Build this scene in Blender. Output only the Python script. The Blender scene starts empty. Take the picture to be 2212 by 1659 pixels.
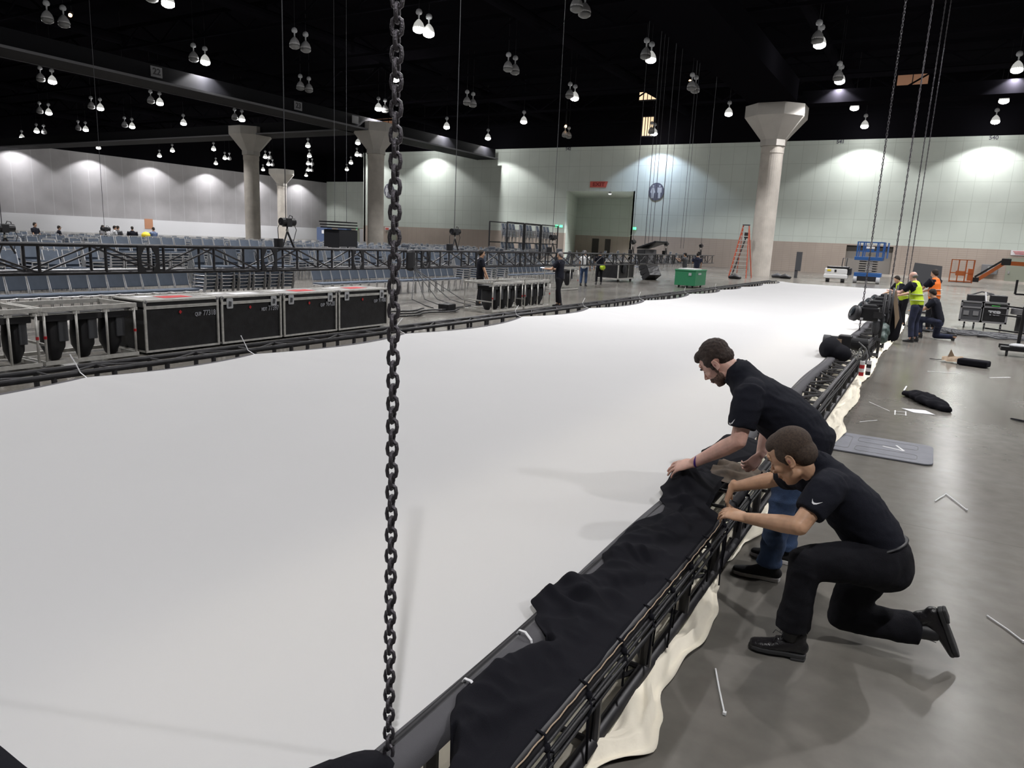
import bpy, math, random
from math import sin, cos, pi, sqrt, radians as R
from mathutils import Vector as V, Matrix, noise
from mathutils.bvhtree import BVHTree
random.seed(7)
C = bpy.context.scene.collection
SC = bpy.context.scene
# ------------------------------------------------------------------ camera
# hall axes: X = across the screen, Y = along the trusses, Z up (metres)
CAM = V((0.888, 0.0, 1.95))
YAW, PITCH, ROLL, FPX = 30.0, 11.4, 2.6, 1540.0
fw = V((-sin(R(YAW)) * cos(R(PITCH)), cos(R(YAW)) * cos(R(PITCH)), -sin(R(PITCH))))
r0 = V((cos(R(YAW)), sin(R(YAW)), 0)); u0 = r0.cross(fw)
rt = r0 * cos(R(ROLL)) + u0 * sin(R(ROLL)); up = u0 * cos(R(ROLL)) - r0 * sin(R(ROLL))
cd = bpy.data.cameras.new('camera'); cam = bpy.data.objects.new('camera', cd); C.objects.link(cam)
cam.matrix_world = Matrix(((rt.x, up.x, -fw.x, CAM.x), (rt.y, up.y, -fw.y, CAM.y), (rt.z, up.z, -fw.z, CAM.z), (0, 0, 0, 1)))
cd.sensor_width = 36; cd.lens = 36 * FPX / 2212; cd.clip_start = .05; cd.clip_end = 600
SC.camera = cam
# ------------------------------------------------------------------ world, exposure
wd = bpy.data.worlds.new('world'); SC.world = wd; wd.use_nodes = True
wd.node_tree.nodes['Background'].inputs[0].default_value = (.8, .85, 1, 1)
wd.node_tree.nodes['Background'].inputs[1].default_value = 0.0
SC.view_settings.view_transform = 'Standard'; SC.view_settings.look = 'None'
SC.view_settings.exposure = 0.08; SC.view_settings.gamma = 1.0
SC.view_settings.use_curve_mapping = False
LAMP_W = 6200.0     # each burning high bay lamp, inside its cut-off cone
GLOW_W = 170.0      # what its glass reflector scatters sideways and upwards

# ------------------------------------------------------------------ materials
def nt(m): return m.node_tree.nodes, m.node_tree.links
def mat(name, col, rough=.6, metal=0, em=None, ems=0, bump=0, bscale=50, var=0, vscale=5, sss=0, spec=.5, stretch=None, sheen=0):
    m = bpy.data.materials.new(name); m.use_nodes = True; N, L = nt(m)
    b = N['Principled BSDF']; b.inputs['Base Color'].default_value = (*col, 1)
    b.inputs['Roughness'].default_value = rough; b.inputs['Metallic'].default_value = metal
    b.inputs['Specular IOR Level'].default_value = spec
    if sheen: b.inputs['Sheen Weight'].default_value = sheen
    if em: b.inputs['Emission Color'].default_value = (*em, 1); b.inputs['Emission Strength'].default_value = ems
    if sss:
        b.inputs['Subsurface Weight'].default_value = sss; b.inputs['Subsurface Radius'].default_value = (.02, .008, .004)
    if bump or var:
        tc = N.new('ShaderNodeTexCoord'); mp = N.new('ShaderNodeMapping'); L.new(tc.outputs['Object'], mp.inputs[0])
        if stretch: mp.inputs['Scale'].default_value = stretch
    if var:
        n = N.new('ShaderNodeTexNoise'); n.inputs['Scale'].default_value = vscale; n.inputs['Detail'].default_value = 6
        L.new(mp.outputs[0], n.inputs['Vector'])
        r = N.new('ShaderNodeValToRGB'); r.color_ramp.elements[0].position = .35; r.color_ramp.elements[1].position = .65
        r.color_ramp.elements[0].color = (*[c * (1 - var) for c in col], 1); r.color_ramp.elements[1].color = (*[min(1, c * (1 + var)) for c in col], 1)
        L.new(n.outputs[0], r.inputs[0]); L.new(r.outputs[0], b.inputs['Base Color'])
    if bump:
        n = N.new('ShaderNodeTexNoise'); n.inputs['Scale'].default_value = bscale; n.inputs['Detail'].default_value = 4
        L.new(mp.outputs[0], n.inputs['Vector'])
        bp = N.new('ShaderNodeBump'); bp.inputs['Strength'].default_value = bump; bp.inputs['Distance'].default_value = .02
        L.new(n.outputs[0], bp.inputs['Height']); L.new(bp.outputs[0], b.inputs['Normal'])
    return m
M = {}
M['black'] = mat('black_paint', (.018, .018, .021), .5)
M['blackm'] = mat('black_metal', (.02, .02, .023), .38, .3)
M['truss'] = mat('truss_black', (.035, .034, .038), .45, .2, var=.3, vscale=9)
M['trussl'] = mat('truss_sleeve_grey', (.075, .073, .08), .75, 0, var=.2, vscale=20)
M['chain'] = mat('chain_steel', (.10, .093, .105), .4, .7, bump=.3, bscale=260)
M['drape'] = mat('black_serge', (.0105, .0105, .0145), .92, spec=.12, bump=.4, bscale=420)
M['polo'] = mat('black_knit', (.0105, .0115, .019), .85, spec=.2, bump=.25, bscale=260)
M['slacks'] = mat('black_twill', (.009, .009, .0125), .85, spec=.2, bump=.3, bscale=300)
M['denim'] = mat('blue_denim', (.035, .065, .14), .85, bump=.4, bscale=300, var=.35, vscale=9)
M['denimd'] = mat('dark_denim', (.015, .02, .05), .85, var=.3, vscale=9)
M['skinS'] = mat('fair_skin', (.66, .40, .325), .5, sss=.12, var=.1, vscale=22)
M['skinK'] = mat('tan_skin', (.60, .355, .225), .5, sss=.12, var=.08, vscale=22)
M['skin'] = mat('skin', (.5, .3, .2), .55)
M['hairS'] = mat('brown_hair', (.038, .024, .019), .75, bump=.4, bscale=260, var=.4, vscale=60, stretch=(1, 1, .3))
M['hairK'] = mat('cropped_brown_hair', (.06, .04, .029), .85, bump=.25, bscale=600, var=.3, vscale=120)
M['hair'] = mat('dark_hair', (.02, .014, .011), .8)
M['hairg'] = mat('grey_hair', (.16, .15, .15), .8)
M['beard'] = mat('beard', (.13, .078, .06), .85, bump=.3, bscale=420, var=.4, vscale=90)
M['lips'] = mat('lips', (.36, .15, .13), .5)
M['screen'] = mat('white_screen', (.9, .9, .915), .75, spec=.2, var=.012, vscale=.6)
N_, L_ = nt(M['screen']); pb = N_['Principled BSDF']; tr = N_.new('ShaderNodeBsdfTranslucent'); tr.inputs[0].default_value = (.8, .8, .8, 1)
ms = N_.new('ShaderNodeMixShader'); ms.inputs[0].default_value = .42; L_.new(pb.outputs[0], ms.inputs[1]); L_.new(tr.outputs[0], ms.inputs[2]); L_.new(ms.outputs[0], N_['Material Output'].inputs[0])
M['band'] = mat('grey_webbing', (.075, .073, .082), .8, bump=.3, bscale=500)
M['canvas'] = mat('cream_muslin', (.88, .82, .69), .85, spec=.15, bump=.3, bscale=12, var=.06, vscale=4)
M['alu'] = mat('aluminium', (.58, .57, .54), .4, .35, var=.12, vscale=14)
M['chrome'] = mat('chrome', (.55, .55, .56), .38, .6)
M['cchair'] = mat('blue_upholstery', (.078, .098, .132), .75, bump=.2, bscale=200, var=.12, vscale=4)
M['ply'] = mat('black_ply', (.012, .012, .014), .45, bump=.15, bscale=60, var=.4, vscale=7)
M['casetop'] = mat('case_lid_grey', (.33, .32, .31), .5, .3, var=.35, vscale=5)
M['red'] = mat('red_tape', (.5, .02, .025), .6)
M['white'] = mat('white_plastic', (.8, .8, .82), .5)
M['chalk'] = mat('white_tape', (.72, .72, .73), .8)
M['paper'] = mat('paper', (.72, .72, .75), .8)
M['print'] = mat('grey_stencil', (.3, .31, .34), .7)
M['purple'] = mat('purple_rubber', (.06, .015, .2), .5)
M['leather'] = mat('black_leather', (.012, .011, .013), .33, bump=.2, bscale=90)
M['sole'] = mat('black_rubber', (.03, .03, .032), .7)
M['wsole'] = mat('white_rubber', (.55, .53, .52), .7)
M['suede'] = mat('black_suede', (.014, .014, .016), .9)
M['belt'] = mat('belt_leather', (.03, .03, .035), .5)
M['conc'] = mat('column_concrete', (.56, .52, .47), .85, bump=.5, bscale=14, var=.1, vscale=1.2)
M['capc'] = mat('capital_concrete', (.48, .46, .43), .85, var=.05, vscale=1)
M['beam'] = mat('dark_girder', (.009, .009, .011), .7, spec=.1)
M['flangelit'] = mat('lit_girder_flange', (.13, .13, .14), .6)  # paler than the girder: light along the flange edge put into the colour
M['ceil'] = mat('black_ceiling', (.0055, .0052, .0068), .9, spec=0)
M['blue'] = mat('blue_paint', (.022, .10, .31), .5)
M['green'] = mat('green_paint', (.03, .22, .1), .5)
M['greenl'] = mat('green_label', (.1, .6, .12), .5)
M['orange'] = mat('orange_paint', (.62, .16, .04), .5)
M['vestY'] = mat('yellow_vest', (.55, .75, .03), .6, em=(.5, .75, .02), ems=0)
M['vestO'] = mat('orange_vest', (.95, .2, .02), .6)
M['reflect'] = mat('reflective_tape', (.6, .62, .58), .4)
M['white2'] = mat('scrubber_white', (.72, .72, .72), .4)
M['grey'] = mat('mid_grey', (.2, .2, .21), .6)
M['lgrey'] = mat('light_grey', (.45, .46, .48), .6)
M['dgrey'] = mat('dark_grey', (.06, .062, .07), .6)
M['tan'] = mat('tan_webbing', (.36, .27, .19), .8)
M['brown'] = mat('brown_cloth', (.09, .065, .045), .85, var=.4, vscale=14)
M['ladder'] = mat('ladder_orange', (.52, .1, .05), .5)
M['lens'] = mat('lens_glass', (.05, .06, .07), .08, .2)
M['lamplit'] = mat('lit_lamp_lens', (1, 1, 1), .3, em=(1, .99, .93), ems=14)
M['lampoff'] = mat('unlit_lamp_lens', (.2, .2, .2), .3)
M['dome'] = mat('frosted_reflector', (.42, .42, .43), .35, .1)
M['domelit'] = mat('glowing_reflector', (.6, .6, .58), .35, em=(1, 1, .95), ems=.35)
M['exitg'] = mat('green_exit_light', (.05, .5, .2), .5, em=(.12, 1, .38), ems=2.2)
M['warm'] = mat('warm_window', (.6, .4, .25), .5, em=(1, .72, .45), ems=1.1)
M['warmb'] = mat('warm_lamp', (1, .6, .3), .5, em=(1, .6, .3), ems=9)
M['warmd'] = mat('dim_warm_window', (.3, .17, .1), .6, em=(1, .5, .3), ems=.12)
M['exitr'] = mat('red_sign', (.62, .13, .1), .6)
M['redtx'] = mat('dark_red_letter', (.3, .03, .03), .6)
M['icon'] = mat('dark_disc', (.1, .1, .13), .6)
M['plate'] = mat('grey_floor_plate', (.17, .175, .205), .55, bump=.2, bscale=30, var=.08, vscale=6)
M['door'] = mat('door_green', (.3, .32, .26), .5)
M['doord'] = mat('dark_doorway', (.05, .045, .04), .6)
M['rollup'] = mat('rollup_door', (.27, .25, .23), .6)
M['wallW'] = mat('white_band', (.83, .84, .88), .6)
M['wrapg'] = mat('dark_green_film', (.04, .065, .06), .5)
M['vend'] = mat('vending_blue', (.09, .13, .24), .4)
M['yellow'] = mat('yellow_plastic', (.8, .62, .03), .5)
M['poster'] = mat('orange_poster', (.6, .3, .18), .6)
M['phone'] = mat('phone_screen', (.6, .75, 1), .3, em=(.6, .75, 1), ems=1.5)

def grid_mat(name, col, line, sx, sz, lw, var=.03, axis='X', rough=.55):
    """panel joints: lines every sx along the wall and sz up the wall, by position"""
    m = bpy.data.materials.new(name); m.use_nodes = True; N, L = nt(m); b = N['Principled BSDF']; b.inputs['Roughness'].default_value = rough
    tc = N.new('ShaderNodeTexCoord'); sp = N.new('ShaderNodeSeparateXYZ'); L.new(tc.outputs['Object'], sp.inputs[0])
    def ln(sock, step, w):
        a = N.new('ShaderNodeMath'); a.operation = 'DIVIDE'; L.new(sock, a.inputs[0]); a.inputs[1].default_value = step
        f = N.new('ShaderNodeMath'); f.operation = 'FRACT'; L.new(a.outputs[0], f.inputs[0])
        g = N.new('ShaderNodeMath'); g.operation = 'LESS_THAN'; L.new(f.outputs[0], g.inputs[0]); g.inputs[1].default_value = w / step
        return g.outputs[0]
    a = ln(sp.outputs[axis], sx, lw)
    if sz:
        c = ln(sp.outputs['Z'], sz, lw); mx = N.new('ShaderNodeMath'); mx.operation = 'MAXIMUM'; L.new(a, mx.inputs[0]); L.new(c, mx.inputs[1]); a = mx.outputs[0]
    n = N.new('ShaderNodeTexNoise'); n.inputs['Scale'].default_value = .35; n.inputs['Detail'].default_value = 3; L.new(tc.outputs['Object'], n.inputs['Vector'])
    r = N.new('ShaderNodeValToRGB'); r.color_ramp.elements[0].position = .4; r.color_ramp.elements[1].position = .6
    r.color_ramp.elements[0].color = (*[c * (1 - var) for c in col], 1); r.color_ramp.elements[1].color = (*[min(1, c * (1 + var)) for c in col], 1)
    L.new(n.outputs[0], r.inputs[0])
    mi = N.new('ShaderNodeMixRGB'); L.new(a, mi.inputs[0]); L.new(r.outputs[0], mi.inputs[1]); mi.inputs[2].default_value = (*line, 1)
    L.new(mi.outputs[0], b.inputs['Base Color']); return m
M['wallG'] = grid_mat('green_wall_panels', (.57, .625, .575), (.47, .52, .475), 1.42, 1.85, .05)
M['wallB'] = grid_mat('tan_block_wall', (.43, .365, .315), (.36, .30, .26), .8, .2, .03, .06, rough=.8)
M['wallL'] = grid_mat('grey_wall_panels', (.46, .45, .47), (.54, .54, .56), 3.0, 0, .12, .05, axis='Y')

def floor_mat():
    m = bpy.data.materials.new('polished_concrete'); m.use_nodes = True; N, L = nt(m); b = N['Principled BSDF']
    tc = N.new('ShaderNodeTexCoord')
    def noise_(sc, det=6, stretch=(1, 1, 1), rot=0, dist=0):
        mp = N.new('ShaderNodeMapping'); mp.inputs['Scale'].default_value = stretch; mp.inputs['Rotation'].default_value = (0, 0, rot)
        L.new(tc.outputs['Object'], mp.inputs[0]); n = N.new('ShaderNodeTexNoise'); n.inputs['Scale'].default_value = sc
        n.inputs['Detail'].default_value = det; n.inputs['Distortion'].default_value = dist; L.new(mp.outputs[0], n.inputs['Vector']); return n.outputs[0]
    def ramp(s, p0, c0, p1, c1):
        r = N.new('ShaderNodeValToRGB'); e = r.color_ramp.elements; e[0].position = p0; e[1].position = p1
        e[0].color = (*c0, 1); e[1].color = (*c1, 1); L.new(s, r.inputs[0]); return r.outputs[0]
    def mix(t, f, a, c):
        x = N.new('ShaderNodeMixRGB'); x.blend_type = t
        for i, q in ((0, f), (1, a), (2, c)):
            if isinstance(q, (int, float)):
                if i == 0: x.inputs[i].default_value = q
            else: L.new(q, x.inputs[i])
        return x.outputs[0]
    base = ramp(noise_(.45, 5), .25, (.135, .122, .105), .7, (.188, .179, .163))
    sw = ramp(noise_(1.6, 3, (1, .16, 1), .7), .3, (.93, .93, .93), .7, (1.06, 1.06, 1.06))
    fine = ramp(noise_(7, 9), .3, (.88, .88, .88), .7, (1.1, 1.1, 1.1))
    c = mix('MULTIPLY', 1, mix('MULTIPLY', 1, base, sw), fine)
    sp = N.new('ShaderNodeSeparateXYZ'); L.new(tc.outputs['Object'], sp.inputs[0])
    def line(sock, step, off, w):
        a = N.new('ShaderNodeMath'); a.operation = 'ADD'; L.new(sock, a.inputs[0]); a.inputs[1].default_value = off
        d = N.new('ShaderNodeMath'); d.operation = 'DIVIDE'; L.new(a.outputs[0], d.inputs[0]); d.inputs[1].default_value = step
        f = N.new('ShaderNodeMath'); f.operation = 'FRACT'; L.new(d.outputs[0], f.inputs[0])
        g = N.new('ShaderNodeMath'); g.operation = 'LESS_THAN'; L.new(f.outputs[0], g.inputs[0]); g.inputs[1].default_value = w / step; return g.outputs[0]
    j1 = line(sp.outputs['Y'], 4.6, 3.33, .012); j2 = line(sp.outputs['X'], 4.6, 1.1, .012)
    mx = N.new('ShaderNodeMath'); mx.operation = 'MAXIMUM'; L.new(j1, mx.inputs[0]); L.new(j2, mx.inputs[1])
    mm = N.new('ShaderNodeMath'); mm.operation = 'MULTIPLY'; L.new(mx.outputs[0], mm.inputs[0]); mm.inputs[1].default_value = .45
    c = mix('MIX', mm.outputs[0], c, 0); c.node.inputs[2].default_value = (.08, .075, .07, 1)
    # hairline cracks and white flecks
    vo = N.new('ShaderNodeTexVoronoi'); vo.feature = 'DISTANCE_TO_EDGE'; vo.inputs['Scale'].default_value = .9
    nz = N.new('ShaderNodeTexNoise'); nz.inputs['Scale'].default_value = 3; nz.inputs['Detail'].default_value = 6; L.new(tc.outputs['Object'], nz.inputs['Vector'])
    ad = N.new('ShaderNodeVectorMath'); ad.operation = 'ADD'; L.new(tc.outputs['Object'], ad.inputs[0]); L.new(nz.outputs['Color'], ad.inputs[1])
    L.new(ad.outputs[0], vo.inputs['Vector'])
    ck = N.new('ShaderNodeMath'); ck.operation = 'LESS_THAN'; L.new(vo.outputs['Distance'], ck.inputs[0]); ck.inputs[1].default_value = .0016
    gate = ramp(noise_(.7, 2), .62, (0, 0, 0), .66, (1, 1, 1))
    g2 = N.new('ShaderNodeMath'); g2.operation = 'MULTIPLY'; L.new(ck.outputs[0], g2.inputs[0]); L.new(gate, g2.inputs[1])
    g3 = N.new('ShaderNodeMath'); g3.operation = 'MULTIPLY'; L.new(g2.outputs[0], g3.inputs[0]); g3.inputs[1].default_value = .14
    c = mix('MIX', g3.outputs[0], c, 0); c.node.inputs[2].default_value = (.33, .31, .28, 1)
    v2 = N.new('ShaderNodeTexVoronoi'); v2.inputs['Scale'].default_value = 7; L.new(tc.outputs['Object'], v2.inputs['Vector'])
    fl = N.new('ShaderNodeMath'); fl.operation = 'LESS_THAN'; L.new(v2.outputs['Distance'], fl.inputs[0]); fl.inputs[1].default_value = .011
    g4 = N.new('ShaderNodeMath'); g4.operation = 'MULTIPLY'; L.new(fl.outputs[0], g4.inputs[0]); g4.inputs[1].default_value = .8
    c = mix('MIX', g4.outputs[0], c, 0); c.node.inputs[2].default_value = (.42, .42, .4, 1)
    L.new(c, b.inputs['Base Color'])
    rr = ramp(noise_(1.2, 3, (1, .3, 1), .7), .3, (.19, .19, .19), .75, (.29, .29, .29)); L.new(rr, b.inputs['Roughness'])
    b.inputs['Specular IOR Level'].default_value = .5
    bp = N.new('ShaderNodeBump'); bp.inputs['Strength'].default_value = .02; bp.inputs['Distance'].default_value = .02
    
    return m
M['floor'] = floor_mat()

# ------------------------------------------------------------------ mesh builder
def frame(d, hint=(0, 0, 1)):
    d = V(d).normalized(); h = V(hint)
    if abs(d.dot(h.normalized())) > .98: h = V((1, 0, 0)) if abs(d.x) < .9 else V((0, 1, 0))
    a = h.cross(d).normalized(); b = d.cross(a).normalized(); return a, b, d
class MB:
    def __init__(s): s.v = []; s.f = []; s.m = []; s.k = 0
    def add(s, vs, fs, T=None):
        o = len(s.v)
        for p in vs: s.v.append(tuple(T @ V(p)) if T is not None else tuple(p))
        for f in fs: s.f.append(tuple(i + o for i in f)); s.m.append(s.k)
        return s
    def box(s, c, d, T=None, rz=0):
        x, y, z = d[0] / 2, d[1] / 2, d[2] / 2; vs = []
        for a in (-x, x):
            for b in (-y, y):
                for e in (-z, z):
                    if rz: vs.append((c[0] + a * cos(rz) - b * sin(rz), c[1] + a * sin(rz) + b * cos(rz), c[2] + e))
                    else: vs.append((c[0] + a, c[1] + b, c[2] + e))
        return s.add(vs, [(0, 1, 3, 2), (4, 6, 7, 5), (0, 4, 5, 1), (2, 3, 7, 6), (0, 2, 6, 4), (1, 5, 7, 3)], T)
    def bar(s, p0, p1, w, h, hint=(0, 0, 1)):
        p0 = V(p0); p1 = V(p1); a, b, d = frame(p1 - p0, hint); vs = []
        for p in (p0, p1):
            for i, j in ((-1, -1), (1, -1), (1, 1), (-1, 1)): vs.append(p + a * i * w / 2 + b * j * h / 2)
        return s.add(vs, [(3, 2, 1, 0), (4, 5, 6, 7), (0, 1, 5, 4), (1, 2, 6, 5), (2, 3, 7, 6), (3, 0, 4, 7)])
    def cyl(s, p0, p1, r0, r1=None, n=10, cap=True): return s.tube([p0, p1], [r0, r0 if r1 is None else r1], n, cap)
    def tube(s, pts, r, n=8, cap=True, closed=False, flat=1.0):
        pts = [V(p) for p in pts]; k = len(pts); rr = r if isinstance(r, (list, tuple)) else [r] * k; vs = []; fs = []
        a = None
        for i, p in enumerate(pts):
            if closed: d = pts[(i + 1) % k] - pts[i - 1]
            else: d = pts[min(i + 1, k - 1)] - pts[max(i - 1, 0)]
            if d.length < 1e-9: d = V((0, 0, 1))
            d.normalize()
            if a is None: a, b, _ = frame(d)
            else:
                a = (a - d * a.dot(d)); a = a.normalized() if a.length > 1e-6 else frame(d)[0]; b = d.cross(a)
            for j in range(n):
                t = 2 * pi * j / n; vs.append(p + (a * cos(t) + b * sin(t) * flat) * rr[i])
        for i in range(k if closed else k - 1):
            for j in range(n):
                j2 = (j + 1) % n; i2 = (i + 1) % k; fs.append((i * n + j, i * n + j2, i2 * n + j2, i2 * n + j))
        if cap and not closed: fs.append(tuple(range(n))[::-1]); fs.append(tuple((k - 1) * n + j for j in range(n)))
        return s.add(vs, fs)
    def loft(s, secs, side, n=16, rnd=True):
        """closed tube with elliptical sections (p, ra, rb); ra along `side`"""
        P = [V(q[0]) for q in secs]; k = len(P); rings = []
        for i in range(k):
            d = (P[min(i + 1, k - 1)] - P[max(i - 1, 0)]).normalized()
            a = V(side); a = (a - d * a.dot(d)).normalized(); b = d.cross(a)
            rings.append((P[i], d, a, b, secs[i][1], secs[i][2]))
        vs = []; fs = []
        def ring(p, a, b, ra, rb):
            for j in range(n):
                t = 2 * pi * j / n; vs.append(p + a * ra * cos(t) + b * rb * sin(t))
        cnt = 0
        if rnd:
            p, d, a, b, ra, rb = rings[0]; h = min(ra, rb)
            for t in (80, 55, 28): ring(p - d * h * sin(R(t)), a, b, ra * cos(R(t)), rb * cos(R(t))); cnt += 1
        for p, d, a, b, ra, rb in rings: ring(p, a, b, ra, rb); cnt += 1
        if rnd:
            p, d, a, b, ra, rb = rings[-1]; h = min(ra, rb)
            for t in (28, 55, 80): ring(p + d * h * sin(R(t)), a, b, ra * cos(R(t)), rb * cos(R(t))); cnt += 1
        for i in range(cnt - 1):
            for j in range(n): j2 = (j + 1) % n; fs.append((i * n + j, i * n + j2, (i + 1) * n + j2, (i + 1) * n + j))
        fs.append(tuple(range(n))[::-1]); fs.append(tuple((cnt - 1) * n + j for j in range(n)))
        return s.add(vs, fs)
    def ell(s, c, r, T=None, nu=16, nv=10):
        vs = [(c[0], c[1], c[2] - r[2])]; fs = []
        for i in range(1, nv):
            t = pi * i / nv - pi / 2
            for j in range(nu): a = 2 * pi * j / nu; vs.append((c[0] + r[0] * cos(t) * cos(a), c[1] + r[1] * cos(t) * sin(a), c[2] + r[2] * sin(t)))
        vs.append((c[0], c[1], c[2] + r[2])); L_ = len(vs) - 1
        for j in range(nu):
            j2 = (j + 1) % nu; fs.append((0, 1 + j2, 1 + j)); fs.append((L_, 1 + (nv - 2) * nu + j, 1 + (nv - 2) * nu + j2))
            for i in range(nv - 2): fs.append((1 + i * nu + j, 1 + i * nu + j2, 1 + (i + 1) * nu + j2, 1 + (i + 1) * nu + j))
        return s.add(vs, fs, T)
    def lathe(s, prof, c=(0, 0, 0), n=20, T=None):
        vs = []; fs = []; k = len(prof)
        for r, z in prof:
            for j in range(n): a = 2 * pi * j / n; vs.append((c[0] + r * cos(a), c[1] + r * sin(a), c[2] + z))
        for i in range(k - 1):
            for j in range(n): j2 = (j + 1) % n; fs.append((i * n + j, i * n + j2, (i + 1) * n + j2, (i + 1) * n + j))
        fs.append(tuple(range(n))[::-1]); fs.append(tuple((k - 1) * n + j for j in range(n)))
        return s.add(vs, fs, T)
    def prism(s, poly, O, ax, ay, az, t):
        """polygon (2D) extruded by t along az"""
        O = V(O); ax = V(ax); ay = V(ay); az = V(az); k = len(poly)
        vs = [O + ax * p[0] + ay * p[1] for p in poly] + [O + ax * p[0] + ay * p[1] + az * t for p in poly]
        fs = [tuple(range(k))[::-1], tuple(range(k, 2 * k))] + [(i, (i + 1) % k, (i + 1) % k + k, i + k) for i in range(k)]
        return s.add(vs, fs)
    def grid(s, nu, nv, fn):
        vs = [fn(i / nu, j / nv) for i in range(nu + 1) for j in range(nv + 1)]
        fs = [(i * (nv + 1) + j, (i + 1) * (nv + 1) + j, (i + 1) * (nv + 1) + j + 1, i * (nv + 1) + j + 1) for i in range(nu) for j in range(nv)]
        return s.add(vs, fs)
    def build(s, name, m, parent=None, smooth=False, bev=0, off=None):
        me = bpy.data.meshes.new(name)
        if off is not None: s.v = [(p[0] - off[0], p[1] - off[1], p[2] - off[2]) for p in s.v]
        me.from_pydata(s.v, [], s.f); me.update()
        for q in (m if isinstance(m, (list, tuple)) else [m]): me.materials.append(M[q])
        if max(s.m, default=0): me.polygons.foreach_set('material_index', s.m)
        if smooth: me.polygons.foreach_set('use_smooth', [True] * len(me.polygons))
        o = bpy.data.objects.new(name, me); C.objects.link(o)
        if parent: o.parent = parent
        if bev:
            b = o.modifiers.new('bevel', 'BEVEL'); b.width = bev; b.segments = 2; b.limit_method = 'ANGLE'; b.angle_limit = R(40)
        return o
def tag(o, label=None, cat=None, group=None, kind=None):
    for k, q in (('label', label), ('category', cat), ('group', group), ('kind', kind)):
        if q: o[k] = q
    return o
def thing(name, label, cat, loc=(0, 0, 0), rz=0, group=None):
    o = bpy.data.objects.new(name, None); o.empty_display_size = .1; C.objects.link(o); o.location = loc; o.rotation_euler = (0, 0, rz)
    return tag(o, label, cat, group)
def P(mb, name, m, root, **k):
    """mesh given in hall coordinates, made a child of an unrotated thing"""
    return mb.build(name, m, root, off=root.location, **k)
def copy_tree(o, parent=None):
    c = o.copy(); C.objects.link(c)
    if parent: c.parent = parent
    for k in [q for q in bpy.data.objects if q.parent == o]: copy_tree(k, c)
    return c
KIDS = {}
def dup(root, loc, rz=None, label=None, group=None):
    if root.name not in KIDS: KIDS[root.name] = [(k, [g for g in bpy.data.objects if g.parent == k]) for k in bpy.data.objects if k.parent == root]
    r = root.copy(); C.objects.link(r); r.location = loc
    if rz is not None: r.rotation_euler = (0, 0, rz)
    if label: r['label'] = label
    if group: r['group'] = group
    for k, gs in KIDS[root.name]:
        c = k.copy(); C.objects.link(c); c.parent = r
        for g in gs: d = g.copy(); C.objects.link(d); d.parent = c
    return r
def remesh(mb, name, m, parent, voxel, smooth=3, off=None, disp=None, dec=0):
    o = mb.build('tmp', 'black', None, off=off)
    r = o.modifiers.new('r', 'REMESH'); r.mode = 'VOXEL'; r.voxel_size = voxel; r.use_smooth_shade = True
    if smooth: q = o.modifiers.new('s', 'SMOOTH'); q.iterations = smooth; q.factor = .6
    if dec: q = o.modifiers.new('d', 'DECIMATE'); q.ratio = dec
    bpy.context.view_layer.update(); dg = bpy.context.evaluated_depsgraph_get()
    me = bpy.data.meshes.new_from_object(o.evaluated_get(dg)); me.name = name
    bpy.data.objects.remove(o); me.materials.clear(); me.materials.append(M[m])
    if disp:
        me.update(); ns = [v.normal.copy() for v in me.vertices]
        for v, nn in zip(me.vertices, ns): v.co += nn * disp(v.co + (V(off) if off is not None else V()))
    me.polygons.foreach_set('use_smooth', [True] * len(me.polygons)); me.update()
    n = bpy.data.objects.new(name, me); C.objects.link(n); n.parent = parent; return n
def text(name, body, size, O, ax, ay, m, parent, bold=.0, depth=.002, sx=1.0):
    cu = bpy.data.curves.new(name, 'FONT'); cu.body = body; cu.size = size; cu.extrude = depth; cu.offset = bold; cu.align_x = 'CENTER'; cu.align_y = 'CENTER'
    t = bpy.data.objects.new('t', cu); C.objects.link(t); bpy.context.view_layer.update()
    me = bpy.data.meshes.new_from_object(t.evaluated_get(bpy.context.evaluated_depsgraph_get())); bpy.data.objects.remove(t)
    ax = V(ax).normalized(); ay = V(ay).normalized(); az = ax.cross(ay); O = V(O) - (parent.location if parent else V())
    for v in me.vertices: v.co = O + ax * v.co.x * sx + ay * v.co.y + az * v.co.z
    me.materials.clear(); me.materials.append(M[m]); o = bpy.data.objects.new(name, me); C.objects.link(o)
    if parent: o.parent = parent
    return o
X_, Y_, Z_ = V((1, 0, 0)), V((0, 1, 0)), V((0, 0, 1))
# ================================================================== THE HALL
S = lambda o: tag(o, kind='structure')
S(MB().box((-42, 50, -.1), (190, 190, .2)).build('floor', 'floor'))
S(MB().box((-42, 50, 19.1), (190, 190, .2)).build('ceiling', 'ceil'))
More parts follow.
